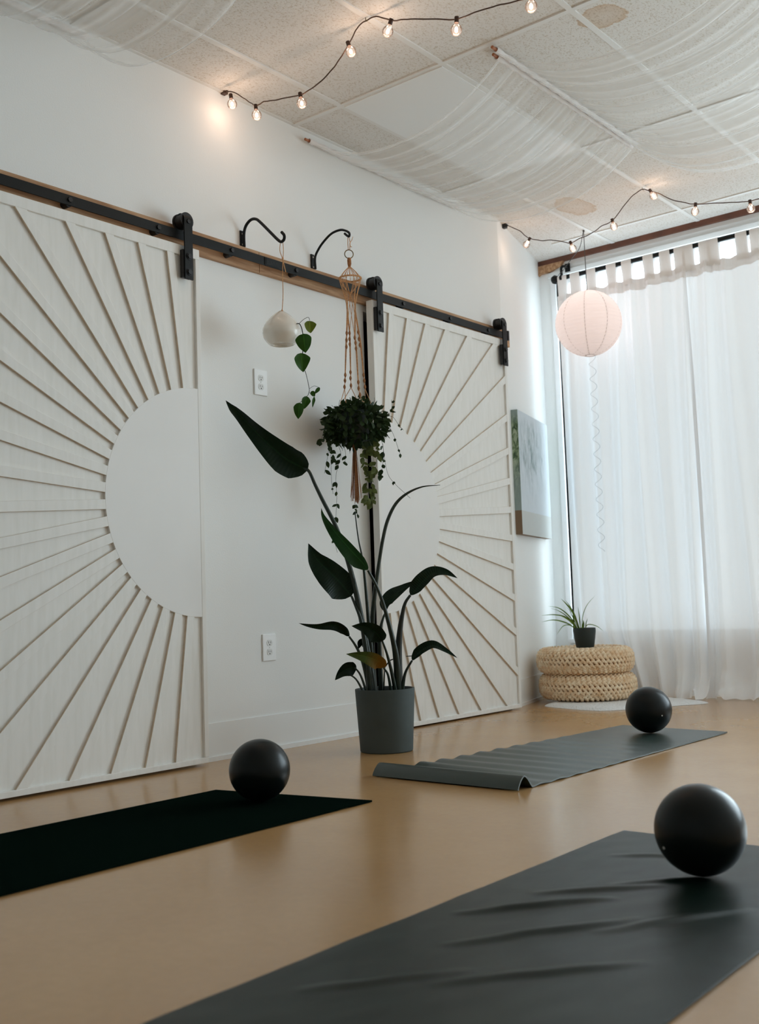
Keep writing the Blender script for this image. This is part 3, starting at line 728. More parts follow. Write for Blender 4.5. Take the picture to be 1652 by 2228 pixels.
for i in range(36):
    a = 2 * math.pi * i / 36; t.sphere(hoop_pt(a, HR), 0.0048, 6, 4)
obj('hoop', t, M['twine'], mac)
t = MB(); knot = mp_(760.5, 579)
for i in range(14):
    a = 2 * math.pi * i / 14; t.tube([knot, knot.lerp(hoop_pt(a), 0.55) + Vector((0, 0, 0.004)), hoop_pt(a)], 0.0013, 5, smooth=3)
cols = [[(754.8, 722), (751.5, 812), (750, 846)], [(760.9, 722), (763, 806), (764, 843)], [(772.3, 731), (779.5, 826), (783, 862)], [(780, 718), (791, 812), (794.5, 846)]]
dd = [-0.035, 0.03, -0.03, 0.035]
angs = [math.radians(x) for x in (200, 250, 20, 70)]
ends = [[(740, 880), (753, 878)], [(742, 880), (778, 872)], [(790, 874), (797, 880)], [(810, 884), (795, 876)]]
beads = [[(754.8, 724.8), (754.3, 740), (754, 754.5), (751.7, 816), (751, 828), (750, 842)], [(760.9, 725), (761, 738), (761.5, 749), (763, 810), (763, 823), (764, 839)], [(772.3, 734.7), (774, 746), (775, 758.5), (780, 831.5), (780.7, 845), (783.7, 859)], [(780, 722.5), (781.5, 737.5), (783.5, 751), (791.4, 816), (793, 828.5), (794.4, 842)]]
for k in range(4):
    d = dd[k]; g1 = mp_(756 if k < 2 else 773, 676, d * 0.5)
    for q in range(3):
        a = angs[k] + (q - 1) * 0.55
        o_ = RIGHT * (q - 1) * 0.0022
        t.tube([hoop_pt(a), hoop_pt(a, HR * 0.92, -0.02), hoop_pt(a, HR * 0.55, -0.075).lerp(g1, 0.35), g1 + o_, mp_(*cols[k][0], d) + o_], 0.0014, 5, smooth=4)
        t.tube([mp_(*cols[k][0], d) + o_ * 0.7, mp_((cols[k][0][0] + cols[k][1][0]) / 2, (cols[k][0][1] + cols[k][1][1]) / 2 - 12, d) + o_ * 1.2, mp_(*cols[k][1], d) + o_ * 0.7, mp_(*cols[k][2], d)], 0.0013, 5, smooth=3)
    for e in ends[k]: t.tube([mp_(*cols[k][2], d), mp_(*e, d * 1.6)], 0.0017, 5)
cc = mp_(762, 642)
for i in range(8):
    a = 2 * math.pi * i / 8 + 0.3; t.tube([hoop_pt(a), hoop_pt(a, HR * 0.7, -0.03), cc], 0.0013, 5, smooth=3)
for k, s_ in ((0, 1), (1, -1), (2, 1), (3, -1)): t.tube([cc, mp_(764 + s_ * 3, 660), mp_(*cols[(k + 1) % 4][0], dd[(k + 1) % 4])], 0.0013, 5, smooth=3)
obj('netted_cords', t, M['twine'], mac)
for k in range(4):
    for (x, y) in beads[k]:
        t = MB(); p = mp_(x, y, dd[k]); t.tube([p + Vector((0, 0, 0.011)), p + Vector((0, 0, 0.006)), p, p - Vector((0, 0, 0.006)), p - Vector((0, 0, 0.011))], [0.0022, 0.005, 0.0064, 0.0046, 0.0022], 7, smooth=2); obj('spiral_knot', t, M['bead'], mac)
PC = mp_(772, 925)
t = MB(); t.lathe([(0.001, -0.085), (0.05, -0.085), (0.062, -0.07), (0.082, 0.055), (0.085, 0.06), (0.078, 0.06), (0.074, 0.045), (0.001, 0.045)], PC, 28); obj('inner_pot', t, M['pottop'], mac)
t = MB(); tp = mp_(772, 972); 
t.tube([tp + Vector((0, 0, 0.012)), tp, tp - Vector((0, 0, 0.03))], [0.006, 0.011, 0.008], 10, smooth=4)
rt = random.Random(3)
for i in range(46):
    a = rt.uniform(0, 6.28); r0 = rt.uniform(0, 0.009); ln = rt.uniform(0.225, 0.262)
    q0 = tp + Vector((math.cos(a) * r0, math.sin(a) * r0, -0.02)); r1 = r0 * 1.9 + 0.002
    q1 = tp + Vector((math.cos(a) * r1, math.sin(a) * r1, -ln * 0.55)); q2 = tp + Vector((math.cos(a) * r1 * 1.5 + 0.004 * rt.uniform(-1, 1), math.sin(a) * r1 * 1.5, -ln))
    t.tube([q0, q1, q2], 0.0014, 4, smooth=3)
obj('tassel', t, M['bead'], mac)
rf = random.Random(11)
def small_leaf(mb, p, d, ln, hw, up=None):
    d = d.normalized(); up = up or Vector((rf.uniform(-1, 1), rf.uniform(-1, 1), rf.uniform(-1, 1)))
    s_ = d.cross(up); s_ = s_.normalized() if s_.length > 1e-3 else d.orthogonal().normalized(); n_ = s_.cross(d)
    vs = []; uvs = []
    for i, (tt, w) in enumerate(((0, 0.12), (0.2, 0.75), (0.45, 1.0), (0.72, 0.72), (1, 0.04))):
        for j in (-1, 0, 1):
            vs.append(p + d * (ln * tt) + s_ * (hw * w * j) - n_ * (ln * 0.18 * tt * tt) + n_ * (0.15 * hw * abs(j))); uvs.append((tt, (j + 1) / 2))
    mb.add(vs, [(3 * i + j, 3 * i + 3 + j, 3 * i + 4 + j, 3 * i + 1 + j) for i in range(4) for j in (0, 1)], uvs)
fol = MB()
for i in range(820):
    # leaves over a flattened dome around the pot
    u = rf.uniform(-1, 1); a = rf.uniform(0, 6.283); r = math.sqrt(1 - u * u)
    sh = rf.uniform(0.62, 1.02)
    p = PC + Vector((math.cos(a) * r * 0.147 * sh, math.sin(a) * r * 0.147 * sh, u * 0.10 * sh + 0.006))
    if p.x < 0.035: continue
    outw = (p - PC).normalized(); d = outw * 0.8 + Vector((rf.uniform(-.7, .7), rf.uniform(-.7, .7), rf.uniform(-1.1, 0.5)))
    small_leaf(fol, p, d, rf.uniform(0.026, 0.042), rf.uniform(0.009, 0.0135))
obj('foliage', fol, M['bush'], mac, angle=80)
strands = [ # x,y pixel course, leaf pairs, material, size
    ([(806, 965), (812, 1000), (806, 1040), (812, 1075), (806, 1108)], 16, 'busholive', 1.1), ([(816, 950), (822, 985), (815, 1030), (802, 1072), (800, 1090)], 15, 'busholive', 1.1), ([(796, 965), (792, 1000), (800, 1035), (796, 1060)], 12, 'busholive', 1.1), ([(826, 945), (834, 975), (833, 1010), (827, 1040)], 8, 'bush', 1.05),
    ([(735, 962), (742, 990), (736, 1012), (731, 1040), (733, 1080), (731, 1125), (728, 1170), (734, 1202)], 12, 'bush', 0.8), ([(717, 950), (716, 972), (712, 1000), (706, 1030)], 5, 'bush', 0.9), ([(705, 935), (700, 955), (697, 962)], 3, 'bush', 1.0), ([(722, 955), (720, 1000), (722, 1050), (725, 1075)], 2, 'bush', 0.4), ([(745, 965), (752, 985), (750, 1010)], 4, 'bush', 1.1), ([(722, 940), (716, 965), (724, 985), (726, 1000)], 6, 'bush', 0.9),
    ([(833, 965), (838, 1005), (846, 1035), (862, 1055), (880, 1072), (893, 1084)], 3, 'bush', 0.5), ([(846, 925), (858, 950), (868, 980), (873, 990)], 4, 'bush', 0.6), ([(848, 900), (853, 885), (852, 870)], 4, 'bush', 0.7), ([(772, 1095), (776, 1110), (779, 1122)], 4, 'bush', 0.8), ([(775, 880), (786, 866), (782, 856)], 3, 'bush', 0.8), ([(845, 905), (856, 908), (868, 925), (878, 936)], 4, 'bush', 0.6)]
for mk in ('bush', 'busholive'):
    lv = MB(); sm = MB()
    for pts, nl, m_, sz in strands:
        if m_ != mk: continue
        dz_ = rf.uniform(-0.07, 0.03)
        P = catmull([mp_(x, y, dz_) for x, y in pts], 8)[0]
        sm.tube(P, 0.0008, 5)
        for i in range(nl):
            k = min(len(P) - 2, int((i + 0.6) / nl * (len(P) - 1))); p = P[k]; tg = (P[k + 1] - P[k]).normalized()
            for s_ in (-1, 1):
                if rf.random() < 0.34: continue
                d = tg * 0.55 + RIGHT * s_ * rf.uniform(0.0, 1.0) + FWD * rf.uniform(-0.9, 0.9) - Vector((0, 0, rf.uniform(0, 0.8)))
                small_leaf(lv, p, d, rf.uniform(0.024, 0.040) * sz, rf.uniform(0.008, 0.0125) * sz, up=FWD + Vector((rf.uniform(-.6, .6), rf.uniform(-.6, .6), rf.uniform(-.6, .6))))
    fo = obj('trailing_leaves', lv, M[mk], mac, angle=80)
    if mk == 'busholive': fo['label'] = 'paler olive trailing leaves'
    obj('stems', sm, M['stalk'], fo)

# ================================================================== BIRD OF PARADISE
PX, PY = 0.465, 3.585
PD = depth_of((PX, PY, 0.3)); S3 = PD / FPX
bop = thing('potted_bird_of_paradise', 'tall bird of paradise plant with big dark green leaves in a grey floor pot', 'potted plant', (PX, PY, 0))
t = MB(); t.lathe([(0.001, 0.0), (0.107, 0.0), (0.1105, 0.004), (0.1255, 0.256), (0.1245, 0.259), (0.1185, 0.259), (0.1165, 0.254), (0.1145, 0.222)], (PX, PY, 0), 64); obj('pot', t, M['potgrey'], bop, angle=30)
t = MB(); t.lathe([(0.001, 0.232), (0.05, 0.230), (0.1155, 0.226)], (PX, PY, 0), 32); obj('soil', t, M['soil'], bop)
pd = lambda x, y, d=0.0: atd(x, y, PD + d)
leaves = [ # midrib px, half width left/right px, tilt, fold, depth base, depth tip, material
    ([(670, 1023), (650, 1013), (622, 998), (585, 967), (552, 935), (524, 905), (504, 886), (491, 871)], 25, 27, 0.15, 0.30, 0.02, -0.08, 'leaf'),
    ([(801, 1240), (788, 1223), (762, 1195), (729, 1157), (706, 1125), (699, 1105)], 9, 16, 0.2, 0.3, -0.06, -0.12, 'leafbright'),
    ([(765, 1297), (742, 1269), (717, 1244), (689, 1216), (671, 1182)], 22, 31, -0.15, 0.25, 0.0, -0.02, 'leaf'),
    ([(839, 1331), (842, 1315), (856, 1296), (878, 1281), (907, 1263)], 12, 12, 0.5, 0.5, 0.05, 0.12, 'leaf'),
    ([(893, 1295), (905, 1283), (922, 1264), (942, 1247), (968, 1246), (996, 1258)], 10, 14, 0.3, 0.4, -0.02, 0.0, 'leaf'),
    ([(760, 1385), (748, 1369), (727, 1360), (696, 1362), (671, 1360), (650, 1356)], 9, 8, 0.5, 0.5, -0.03, -0.1, 'leaf'),
    ([(832, 1395), (818, 1377), (795, 1364), (765, 1362)], 15, 15, 0.3, 0.4, -0.07, -0.12, 'leaf'),
    ([(835, 1453), (826, 1441), (806, 1431), (780, 1425), (753, 1423)], 12, 13, 0.3, 0.4, -0.08, -0.14, 'leafyellow'),
    ([(776, 1452), (757, 1455), (742, 1464), (729, 1480)], 13, 12, 0.4, 0.35, -0.05, -0.08, 'leaf'),
    ([(897, 1437), (906, 1426), (921, 1413), (943, 1404), (968, 1415), (996, 1432)], 7, 9, 0.4, 0.4, -0.03, -0.05, 'leaf'),
    ([(800, 1402), (790, 1398), (784, 1400), (780, 1412)], 9, 7, 0.5, 0.3, 0.04, 0.04, 'leaf')]
for mid, hl, hr, ti, fo, d0, d1, mm in leaves:
    n = len(mid) - 1
    P = [pd(x, y, d0 + (d1 - d0) * i / n) for i, (x, y) in enumerate(mid)]
    t = MB(); ribbon_leaf(t, P, hl * S3 * 1.24, hr * S3 * 1.24, fo, ti, big_prof if hl == 25 else blade_prof, 36, 6, curl=0.7)
    lo_ = obj('leaf', t, M[mm], bop, angle=80)
    if mm == 'leafyellow': lo_['label'] = 'withering leaf turning yellow brown near its stalk'
    if mm == 'leafbright': lo_['label'] = 'narrow brighter green leaf pointing up'
stalks = [ # px course top -> soil, radius px top/bottom, depth top, depth bottom
    ([(656, 1016), (672, 1025), (686, 1055), (702, 1088), (733, 1150), (757, 1220), (775, 1290), (795, 1390), (808, 1470), (812, 1516)], 3.4, 8.5, 0.02, -0.01), ([(801, 1241), (821, 1279), (839, 1330), (856, 1396), (863, 1440), (868, 1516)], 2.8, 9, -0.06, -0.02), ([(765, 1297), (775, 1321), (786, 1352), (797, 1420), (808, 1516)], 2.6, 7.5, 0.0, -0.03), ([(840, 1330), (834, 1345), (829, 1365), (826, 1400), (830, 1516)], 2.2, 6, 0.05, 0.03),
    ([(893, 1295), (882, 1312), (875.5, 1338), (870, 1376), (867, 1427), (868, 1516)], 2.8, 10.5, -0.02, 0.0), ([(760, 1385), (772, 1402), (783, 1423), (795, 1460), (806, 1516)], 2.2, 5.5, -0.03, -0.02), ([(832, 1394), (842, 1422), (853, 1465), (863, 1516)], 2.2, 5.5, -0.07, -0.03), ([(835, 1453), (845, 1470), (853, 1516)], 1.9, 4, -0.08, -0.04),
    ([(772, 1452), (785, 1470), (800, 1512)], 1.8, 3.2, -0.05, -0.05), ([(754, 1464), (775, 1478), (792, 1508)], 1.6, 2.8, -0.06, -0.06), ([(897, 1437), (883, 1462), (877, 1490), (875, 1512)], 2.2, 6, -0.03, -0.02), ([(958, 1055.6), (920, 1059), (887, 1073), (861.5, 1096), (843.7, 1132), (833.6, 1172), (826, 1218), (818, 1274), (811, 1338), (809, 1400), (815, 1516)], 0.6, 8, 0.05, 0.04), ([(772.5, 1114), (780, 1172), (788, 1211), (793, 1249), (801, 1338), (808, 1420), (816, 1516)], 1.2, 6.5, 0.02, 0.0),
    ([(862, 1400), (861, 1440), (864, 1516)], 0.8, 6, -0.03, -0.02), ([(884, 1428), (902, 1427)], 1.0, 1.0, -0.02, -0.02), ([(839, 1450), (848, 1438), (856, 1434)], 1.5, 1.2, -0.01, -0.01), ([(838, 1449), (836, 1480), (834, 1512)], 1.2, 2, -0.01, -0.01)]
for k, (pts, r0, r1, d0, d1) in enumerate(stalks):
    n = len(pts) - 1
    P = [pd(x, y, d0 + (d1 - d0) * i / n) for i, (x, y) in enumerate(pts)]
    R = [(r0 + (r1 - r0) * (i / n) ** 1.6) * S3 for i in range(n + 1)]
    if k == 11: R = [r * S3 for r in (0.5, 1.6, 2.8, 3.6, 4.0, 4.0, 4.0, 4.6, 5.5, 6.5, 7.5)]
    t = MB(); t.tube(P, R, 10, smooth=5); obj('stalk', t, M['stalk' if k != 4 else 'sheath'], bop)

# ================================================================== MATS
def mat_sheet(name, label, corners, m, zfn, nu=120, nv=30, th=0.005):
    """corners: near-left, near-right, far-right, far-left on the floor"""
    A, B, C_, D = [Vector((q[0], q[1], 0)) for q in corners]
    t = MB()
    def fn(u, v):
        p = A.lerp(D, u).lerp(B.lerp(C_, u), v)
        q = zfn(u, v)
        if isinstance(q, tuple):
            dirv = (D - A).normalized(); p = p + dirv * q[0]; z = q[1]
        else: z = q
        return (p.x, p.y, 0.0015 + th / 2 + z)
    t.grid(fn, nu, nv)
    c = (A + B + C_ + D) / 4
    o = obj(name, t, m, loc=(c.x, c.y, 0), solid=th, angle=60)
    es = o.modifiers.new('crisp_edge', 'EDGE_SPLIT'); es.split_angle = math.radians(70)
    return tag(o, label, 'yoga mat')
mat_sheet('yoga_mat', 'plain black yoga mat running off the left edge, beside the left sliding door', [(0.571, 0.83), (1.18, 0.83), (1.171, 2.638), (0.571, 2.535)], M['mat_a'], lambda u, v: 0.006 * max(0, 1 - abs(u - 0.93) / 0.02) * max(0, (v - 0.6)) + 0.002 * max(0, (u - 0.86)) * math.sin(u * 60) * v)
def ripple(u, v):
    L = 1.72
    s_ = u * L
    if s_ < 0.10:        # folded-over near end, standing up like a roof
        k = s_ / 0.10
        if k < 0.5: return (0.012 - 0.012 * k, 0.040 * math.sin(k * math.pi) ** 0.8)
        return (0.0, 0.040 * math.sin(k * math.pi) ** 1.2)
    amp = 0.0175 * max(0.0, 1 - max(0, s_ - 0.15) / 1.25) ** 1.1 * (1 - 0.72 * v ** 1.8) 
    ph = 2 * math.pi * (s_ - 0.10) / 0.118
    return max(0, amp * (0.5 - 0.5 * math.cos(ph)) * (0.85 + 0.3 * nz(s_ * 3, v * 2)) + 0.0015 * nz(s_ * 6, v * 5, 2))
mat_sheet('yoga_mat', 'dark green rippled yoga mat with a folded near end, right of the grey floor pot', [(0.851, 3.014), (1.47, 2.995), (1.496, 4.67), (0.964, 4.735)], M['mat_b'], ripple, 320, 30)
CREASE = [((0.50, 0.10), (0.66, 0.45), 0.009), ((0.62, 0.18), (0.74, 0.52), 0.007), ((0.40, 0.25), (0.60, 0.62), 0.008), ((0.70, 0.35), (0.80, 0.60), 0.006), ((0.30, 0.40), (0.47, 0.80), 0.006), ((0.52, 0.55), (0.70, 0.85), 0.006), ((0.84, 0.15), (0.90, 0.45), 0.005), ((0.22, 0.15), (0.36, 0.45), 0.005)]
def creases(u, v):
    z = 0.0022 * max(0, nz(u * 7 + v * 2, v * 3 - u * 3, 1.3)) + 0.0008 * nz(u * 20, v * 12)
    X, Y = u * 1.72, v * 0.61
    for (a, b_, h_) in CREASE:
        ax, ay, bx, by = a[0] * 1.72, a[1] * 0.61, b_[0] * 1.72, b_[1] * 0.61
        L2 = (bx - ax) ** 2 + (by - ay) ** 2; t_ = ((X - ax) * (bx - ax) + (Y - ay) * (by - ay)) / L2
        if not 0 < t_ < 1: continue
        d_ = ((X - ax) * (by - ay) - (Y - ay) * (bx - ax)) / math.sqrt(L2) + 0.006 * nz(t_ * 4, a[0] * 9)
        z += h_ * math.exp(-(d_ / 0.013) ** 2) * math.sin(math.pi * t_) ** 0.7
    return max(0, z)
mat_sheet('yoga_mat', 'large creased dark yoga mat nearest the camera, under the biggest looking ball', [(2.045, 0.9), (2.675, 0.9), (2.655, 2.615), (2.035, 2.617)], M['mat_c'], creases, 240, 100)

# ================================================================== BALLS
def ball(label, c, r, plug_px, zb):
    root = thing('exercise_ball', label, 'exercise ball', (c[0], c[1], zb), 'small black exercise balls')
    cc = Vector((c[0], c[1], zb + r))
    t = MB(); t.sphere(cc, r, 56, 32); obj('ball_skin', t, M['ball'], root, angle=180)
    d = ray(*plug_px).normalized(); oc_ = CAM - cc; bq = oc_.dot(d); disc = bq * bq - (oc_.length_squared - r * r)
    if disc > 0:
        p = CAM + d * (-bq - math.sqrt(disc)); n_ = (p - cc).normalized()
        t = MB(); t.tube([p - n_ * 0.002, p + n_ * 0.0015], [0.0035, 0.003], 12); pg = obj('valve_plug', t, M['plug'], root); pg['label'] = 'small white valve plug'
    return root
ball('black exercise ball on the plain black mat, left of the floor pot', (0.87, 2.45), 0.0962, (5000, 5000), 0.0075)
ball('black exercise ball on the rippled green mat, in front of the woven poufs', (1.213, 4.503), 0.1005, (1441, 1557), 0.0075)
ball('black exercise ball on the creased mat at the right, nearest the camera', (2.391, 2.276), 0.0963, (1445, 1845), 0.0085)

# ================================================================== CORNER: RUG, POUFS, SPIDER PLANT
rug_out = [(0.09, 5.50), (0.14, 5.43), (0.30, 5.365), (0.50, 5.315), (0.60, 5.37), (0.74, 5.60), (0.90, 5.86), (0.86, 5.93), (0.66, 6.04), (0.42, 6.09), (0.18, 6.02), (0.06, 5.86), (0.07, 5.66)]
rc = Vector((0.46, 5.71, 0)); RO = catmull([Vector((x, y, 0)) for x, y in rug_out] + [Vector((rug_out[0][0], rug_out[0][1], 0))], 8)[0][:-1]
t = MB(); nu = len(RO)
def rugf(u, v):
    i = int(round(u * nu)) % nu; p = rc.lerp(RO[i], min(1, v * 1.0))
    h = 0.015 * (1 - max(0, (v - 0.86) / 0.14) ** 2.5) + 0.002 * nz(p.x * 40, p.y * 40) * (1 if v < 0.95 else 0)
    return (p.x + 0.004 * nz(p.x * 60, p.y * 60, 4) * v, p.y + 0.004 * nz(p.x * 60, p.y * 60, 9) * v, max(0.001, h))
t.grid(rugf, nu, 22, closed_u=True)
rg = obj('rug', t, M['fur'], loc=(rc.x, rc.y, 0), angle=180); tag(rg, 'small white fluffy rug on the floor under the woven poufs', 'rug')

def pouf(label, cx, cy, z0, rot, H=0.127, Rr=0.281):
    root = thing('woven_pouf', label, 'pouf', (cx, cy, z0), 'stacked woven poufs')
    c = Vector((cx, cy, z0)); hh = H / 2; rx = 0.072
    prof = []
    def edge(a):       # superellipse side from bottom centre to top centre
        ca, sa = math.cos(a), math.sin(a)
        return (Rr - rx + rx * math.copysign(abs(ca) ** 0.75, ca), hh + hh * math.copysign(abs(sa) ** 0.8, sa))
    t = MB(); t.lathe([(0.001, 0.006)] + [(max(0.001, edge(-math.pi / 2 + math.pi * i / 20)[0] - 0.006), 0.004 + (H - 0.008) / H * edge(-math.pi / 2 + math.pi * i / 20)[1]) for i in range(21)] + [(0.001, H - 0.006)], c, 48); obj('core', t, M['rattancore'], root)
    t = MB(); rows = 15
    for k in range(rows):   # braided ropes laid round the pouf, each braid lobe a bump
        if k < 11:
            a = math.radians(-86 + 172 * k / 10); rr, zz = edge(a); br = 0.0098
        else:
            rr = Rr - rx - 0.02 - (k - 11) * 0.045; zz = H - 0.004; br = 0.02
        n = int(2 * math.pi * rr / 0.029)
        for s_ in (0, 1):
            for i in range(n):
                a0 = 2 * math.pi * (i + 0.5 * s_ + 0.31 * k) / n + rot
                tg = Vector((-math.sin(a0), math.cos(a0), 0)); ou = Vector((math.cos(a0), math.sin(a0), 0))
                p = c + ou * rr + Vector((0, 0, zz)); 
                dv = (tg * 0.9 + Vector((0, 0, 1)) * (0.75 if s_ == 0 else -0.75) * (1 if k < 11 else 0.1)).normalized()
                off = Vector((0, 0, 0.0042 if s_ == 0 else -0.0042))
                q = p + off
                t.tube([q - dv * 0.0150 - ou * 0.005, q - dv * 0.008, q + dv * 0.008, q + dv * 0.0150 - ou * 0.005], [0.003, 0.0084, 0.0084, 0.003], 7)
    obj('braid', t, M['rattan'], root, angle=80)
    return root
pouf('lower of the two stacked round woven poufs, resting on the white rug', 0.20, 5.815, 0.031, 0.0)
pouf('upper of the two stacked round woven poufs, with the small plant on top', 0.192, 5.812, 0.180, 0.7)
SD = depth_of((0.20, 5.82, 0.35)); S4 = SD / FPX
sb = Vector((0.165, 5.78, 0.3155))
_q = at(1274, 1416, 'z', 0.3155); sb = Vector((_q.x, _q.y, 0.3155))
_d = depth_of(sb)
if True:
    p0 = atd(1274, 1415, SD); sb = Vector((p0.x, p0.y, 0.3155))
sp = thing('spider_plant', 'small spider plant in a dark pot standing on the upper woven pouf', 'potted plant', sb)
SPH = 42 * S4
t = MB(); t.lathe([(0.001, 0.0), (18.5 * S4, 0.0), (19.5 * S4, 0.003), (22.5 * S4, SPH * 0.45), (24.5 * S4, SPH * 0.85), (24.2 * S4, SPH), (22.8 * S4, SPH), (22.5 * S4, SPH - 0.006)], sb, 40); obj('pot', t, M['pottop'], sp)
t = MB(); t.lathe([(0.001, SPH - 0.008), (22.6 * S4, SPH - 0.010)], sb, 24); obj('soil', t, M['soil'], sp)
zoff = (sb.z + SPH) - atd(1274, 1374, depth_of(sb)).z
sd_ = depth_of(sb)
def sq(cx, cy, d=0.0): return atd(1160 + cx / 6.354, 1290 + cy / 6.354, sd_ + d) + Vector((0, 0, zoff))
blades = [([(650, 540), (560, 330), (470, 210), (388, 128)], 2.6), ([(645, 540), (575, 360), (510, 230), (440, 145)], 1.7), ([(630, 540), (520, 390), (370, 265), (210, 235)], 1.5), ([(625, 540), (500, 400), (360, 300), (240, 262)], 1.2), ([(620, 545), (480, 400), (300, 352), (110, 365)], 1.6), ([(610, 545), (500, 480), (300, 425), (110, 455)], 1.5), ([(630, 545), (540, 450), (450, 390), (350, 355)], 3.0), ([(600, 545), (520, 500), (420, 510), (330, 630)], 1.0), ([(662, 540), (650, 430), (638, 330), (624, 238)], 1.3), ([(675, 540), (690, 380), (750, 220), (870, 80)], 0.8), ([(725, 540), (738, 470), (750, 430), (757, 398)], 1.0), ([(715, 540), (760, 490), (880, 510), (990, 590)], 1.0), ([(690, 540), (700, 490), (700, 450), (690, 420)], 2.6), ([(640, 540), (560, 400), (510, 290), (450, 240)], 1.0)]
for i, (pts, w) in enumerate(blades):
    dd_ = [0, -0.02, -0.04, -0.06][i % 4] - 0.01
    P = [sq(x, y, dd_ * (k / 3)) for k, (x, y) in enumerate(pts)]
    P[0] = P[0] - Vector((0, 0, 0.012))
    t = MB(); ribbon_leaf(t, P, w * S4, w * S4, 0.5, 0.2, lambda q: min(1, 0.45 + q * 1.4) * (1 - max(0, (q - 0.35) / 0.65) ** 1.8), 18, 2); obj('leaf', t, M['blade'], sp, angle=80)

# ================================================================== PAINTING ON THE ANGLED WALL
def canvas_mat(side):
    m = bpy.data.materials.new('painted_canvas_side' if side else 'painted_canvas'); m.use_nodes = True
    nt = m.node_tree; bb = nt.nodes['Principled BSDF']; bb.inputs['Roughness'].default_value = 0.7
    uv = N(nt, 'ShaderNodeTexCoord'); sep = N(nt, 'ShaderNodeSeparateXYZ'); nt.links.new(uv.outputs['UV'], sep.inputs[0])
    mp = N(nt, 'ShaderNodeMapping'); mp.inputs['Scale'].default_value = (11, 4.5, 1) if not side else (1.2, 11, 1)
    nt.links.new(uv.outputs['UV'], mp.inputs[0])
    n = N(nt, 'ShaderNodeTexNoise', Scale=1.3, Detail=8.0, Distortion=0.9, Roughness=0.65); nt.links.new(mp.outputs[0], n.inputs['Vector'])
    cr = N(nt, 'ShaderNodeValToRGB'); e = cr.color_ramp.elements
    if side:
        e[0].position = 0.36; e[0].color = rgb(44, 66, 50); e[1].position = 0.60; e[1].color = rgb(176, 190, 166); x = e.new(0.48); x.color = rgb(104, 128, 92)
    else:
        e[0].position = 0.36; e[0].color = rgb(120, 140, 144); e[1].position = 0.62; e[1].color = rgb(206, 214, 220); x = e.new(0.48); x.color = rgb(176, 190, 194)
    nt.links.new(n.outputs['Fac'], cr.inputs[0])
    # crown of leaves fades to pale water, sand at the foot
    g = N(nt, 'ShaderNodeValToRGB'); ge = g.color_ramp.elements
    ge[0].position = 0.20; ge[0].color = (0, 0, 0, 1); ge[1].position = 0.97; ge[1].color = (0.1, 0.1, 0.1, 1); x = ge.new(0.45); x.color = (0.35, 0.35, 0.35, 1); x = ge.new(0.62); x.color = (1, 1, 1, 1); x = ge.new(0.88); x.color = (1, 1, 1, 1)
    nt.links.new(sep.outputs['Y'], g.inputs[0])
    fac = g.outputs[0]
    if not side:
        hx = N(nt, 'ShaderNodeValToRGB'); he = hx.color_ramp.elements
        he[0].position = 0.0; he[0].color = (0.5, 0.5, 0.5, 1); he[1].position = 0.95; he[1].color = (0.1, 0.1, 0.1, 1); x = he.new(0.4); x.color = (1, 1, 1, 1)
        nt.links.new(sep.outputs['X'], hx.inputs[0]); mu = N(nt, 'ShaderNodeMath', operation='MULTIPLY'); nt.links.new(hx.outputs[0], mu.inputs[0]); nt.links.new(fac, mu.inputs[1]); fac = mu.outputs[0]
    mx = N(nt, 'ShaderNodeMixRGB'); nt.links.new(fac, mx.inputs[0]); mx.inputs[1].default_value = rgb(206, 215, 222) if not side else rgb(148, 164, 162); nt.links.new(cr.outputs[0], mx.inputs[2])
    lt = N(nt, 'ShaderNodeMath', operation='LESS_THAN'); lt.inputs[1].default_value = 0.19; nt.links.new(sep.outputs['Y'], lt.inputs[0])
    mx2 = N(nt, 'ShaderNodeMixRGB'); nt.links.new(lt.outputs[0], mx2.inputs[0]); nt.links.new(mx.outputs[0], mx2.inputs[1]); mx2.inputs[2].default_value = rgb(196, 200, 198) if not side else rgb(128, 104, 80)
    nt.links.new(mx2.outputs[0], bb.inputs['Base Color'])
    return m
pa = nrm * 0.042 + Vector((-0.012, 5.52, 0)) - nrm * (Vector((-0.012, 5.52, 0)) - Vector((0, CORNER_Y, 0))).dot(nrm)
tgt = Vector((FX, FY - CORNER_Y, 0)).normalized()
u0 = (Vector((0.005, 5.476, 0)) - Vector((0, CORNER_Y, 0))).dot(tgt); u1 = (Vector((-0.187, 6.140, 0)) - Vector((0, CORNER_Y, 0))).dot(tgt)
O = Vector((0, CORNER_Y, 0))
A0 = O + tgt * u0 + nrm * 0.0005; A1 = O + tgt * u1 + nrm * 0.0005; T_ = nrm * 0.041
Z0, Z1 = 0.993, 1.733
pic = thing('canvas_picture', 'pale canvas picture of a drooping tree hanging on the narrow wall beside the curtain', 'picture', (A0 + A1) / 2 + Vector((0, 0, Z0)))
t = MB(); t.add([A0 + T_ + Vector((0, 0, Z0)), A1 + T_ + Vector((0, 0, Z0)), A1 + T_ + Vector((0, 0, Z1)), A0 + T_ + Vector((0, 0, Z1))], [(0, 1, 2, 3)], [(0, 0), (1, 0), (1, 1), (0, 1)]); obj('painted_face', t, canvas_mat(False), pic, smooth=False)
t = MB()
for P in (A0, A1):
    t.add([P + Vector((0, 0, Z0)), P + T_ + Vector((0, 0, Z0)), P + T_ + Vector((0, 0, Z1)), P + Vector((0, 0, Z1))], [(0, 1, 2, 3)], [(0, 0), (1, 0), (1, 1), (0, 1)])
for z, vv in ((Z0, 0.02), (Z1, 0.98)):
    t.add([A0 + Vector((0, 0, z)), A1 + Vector((0, 0, z)), A1 + T_ + Vector((0, 0, z)), A0 + T_ + Vector((0, 0, z))], [(0, 1, 2, 3)], [(0, vv)] * 4)
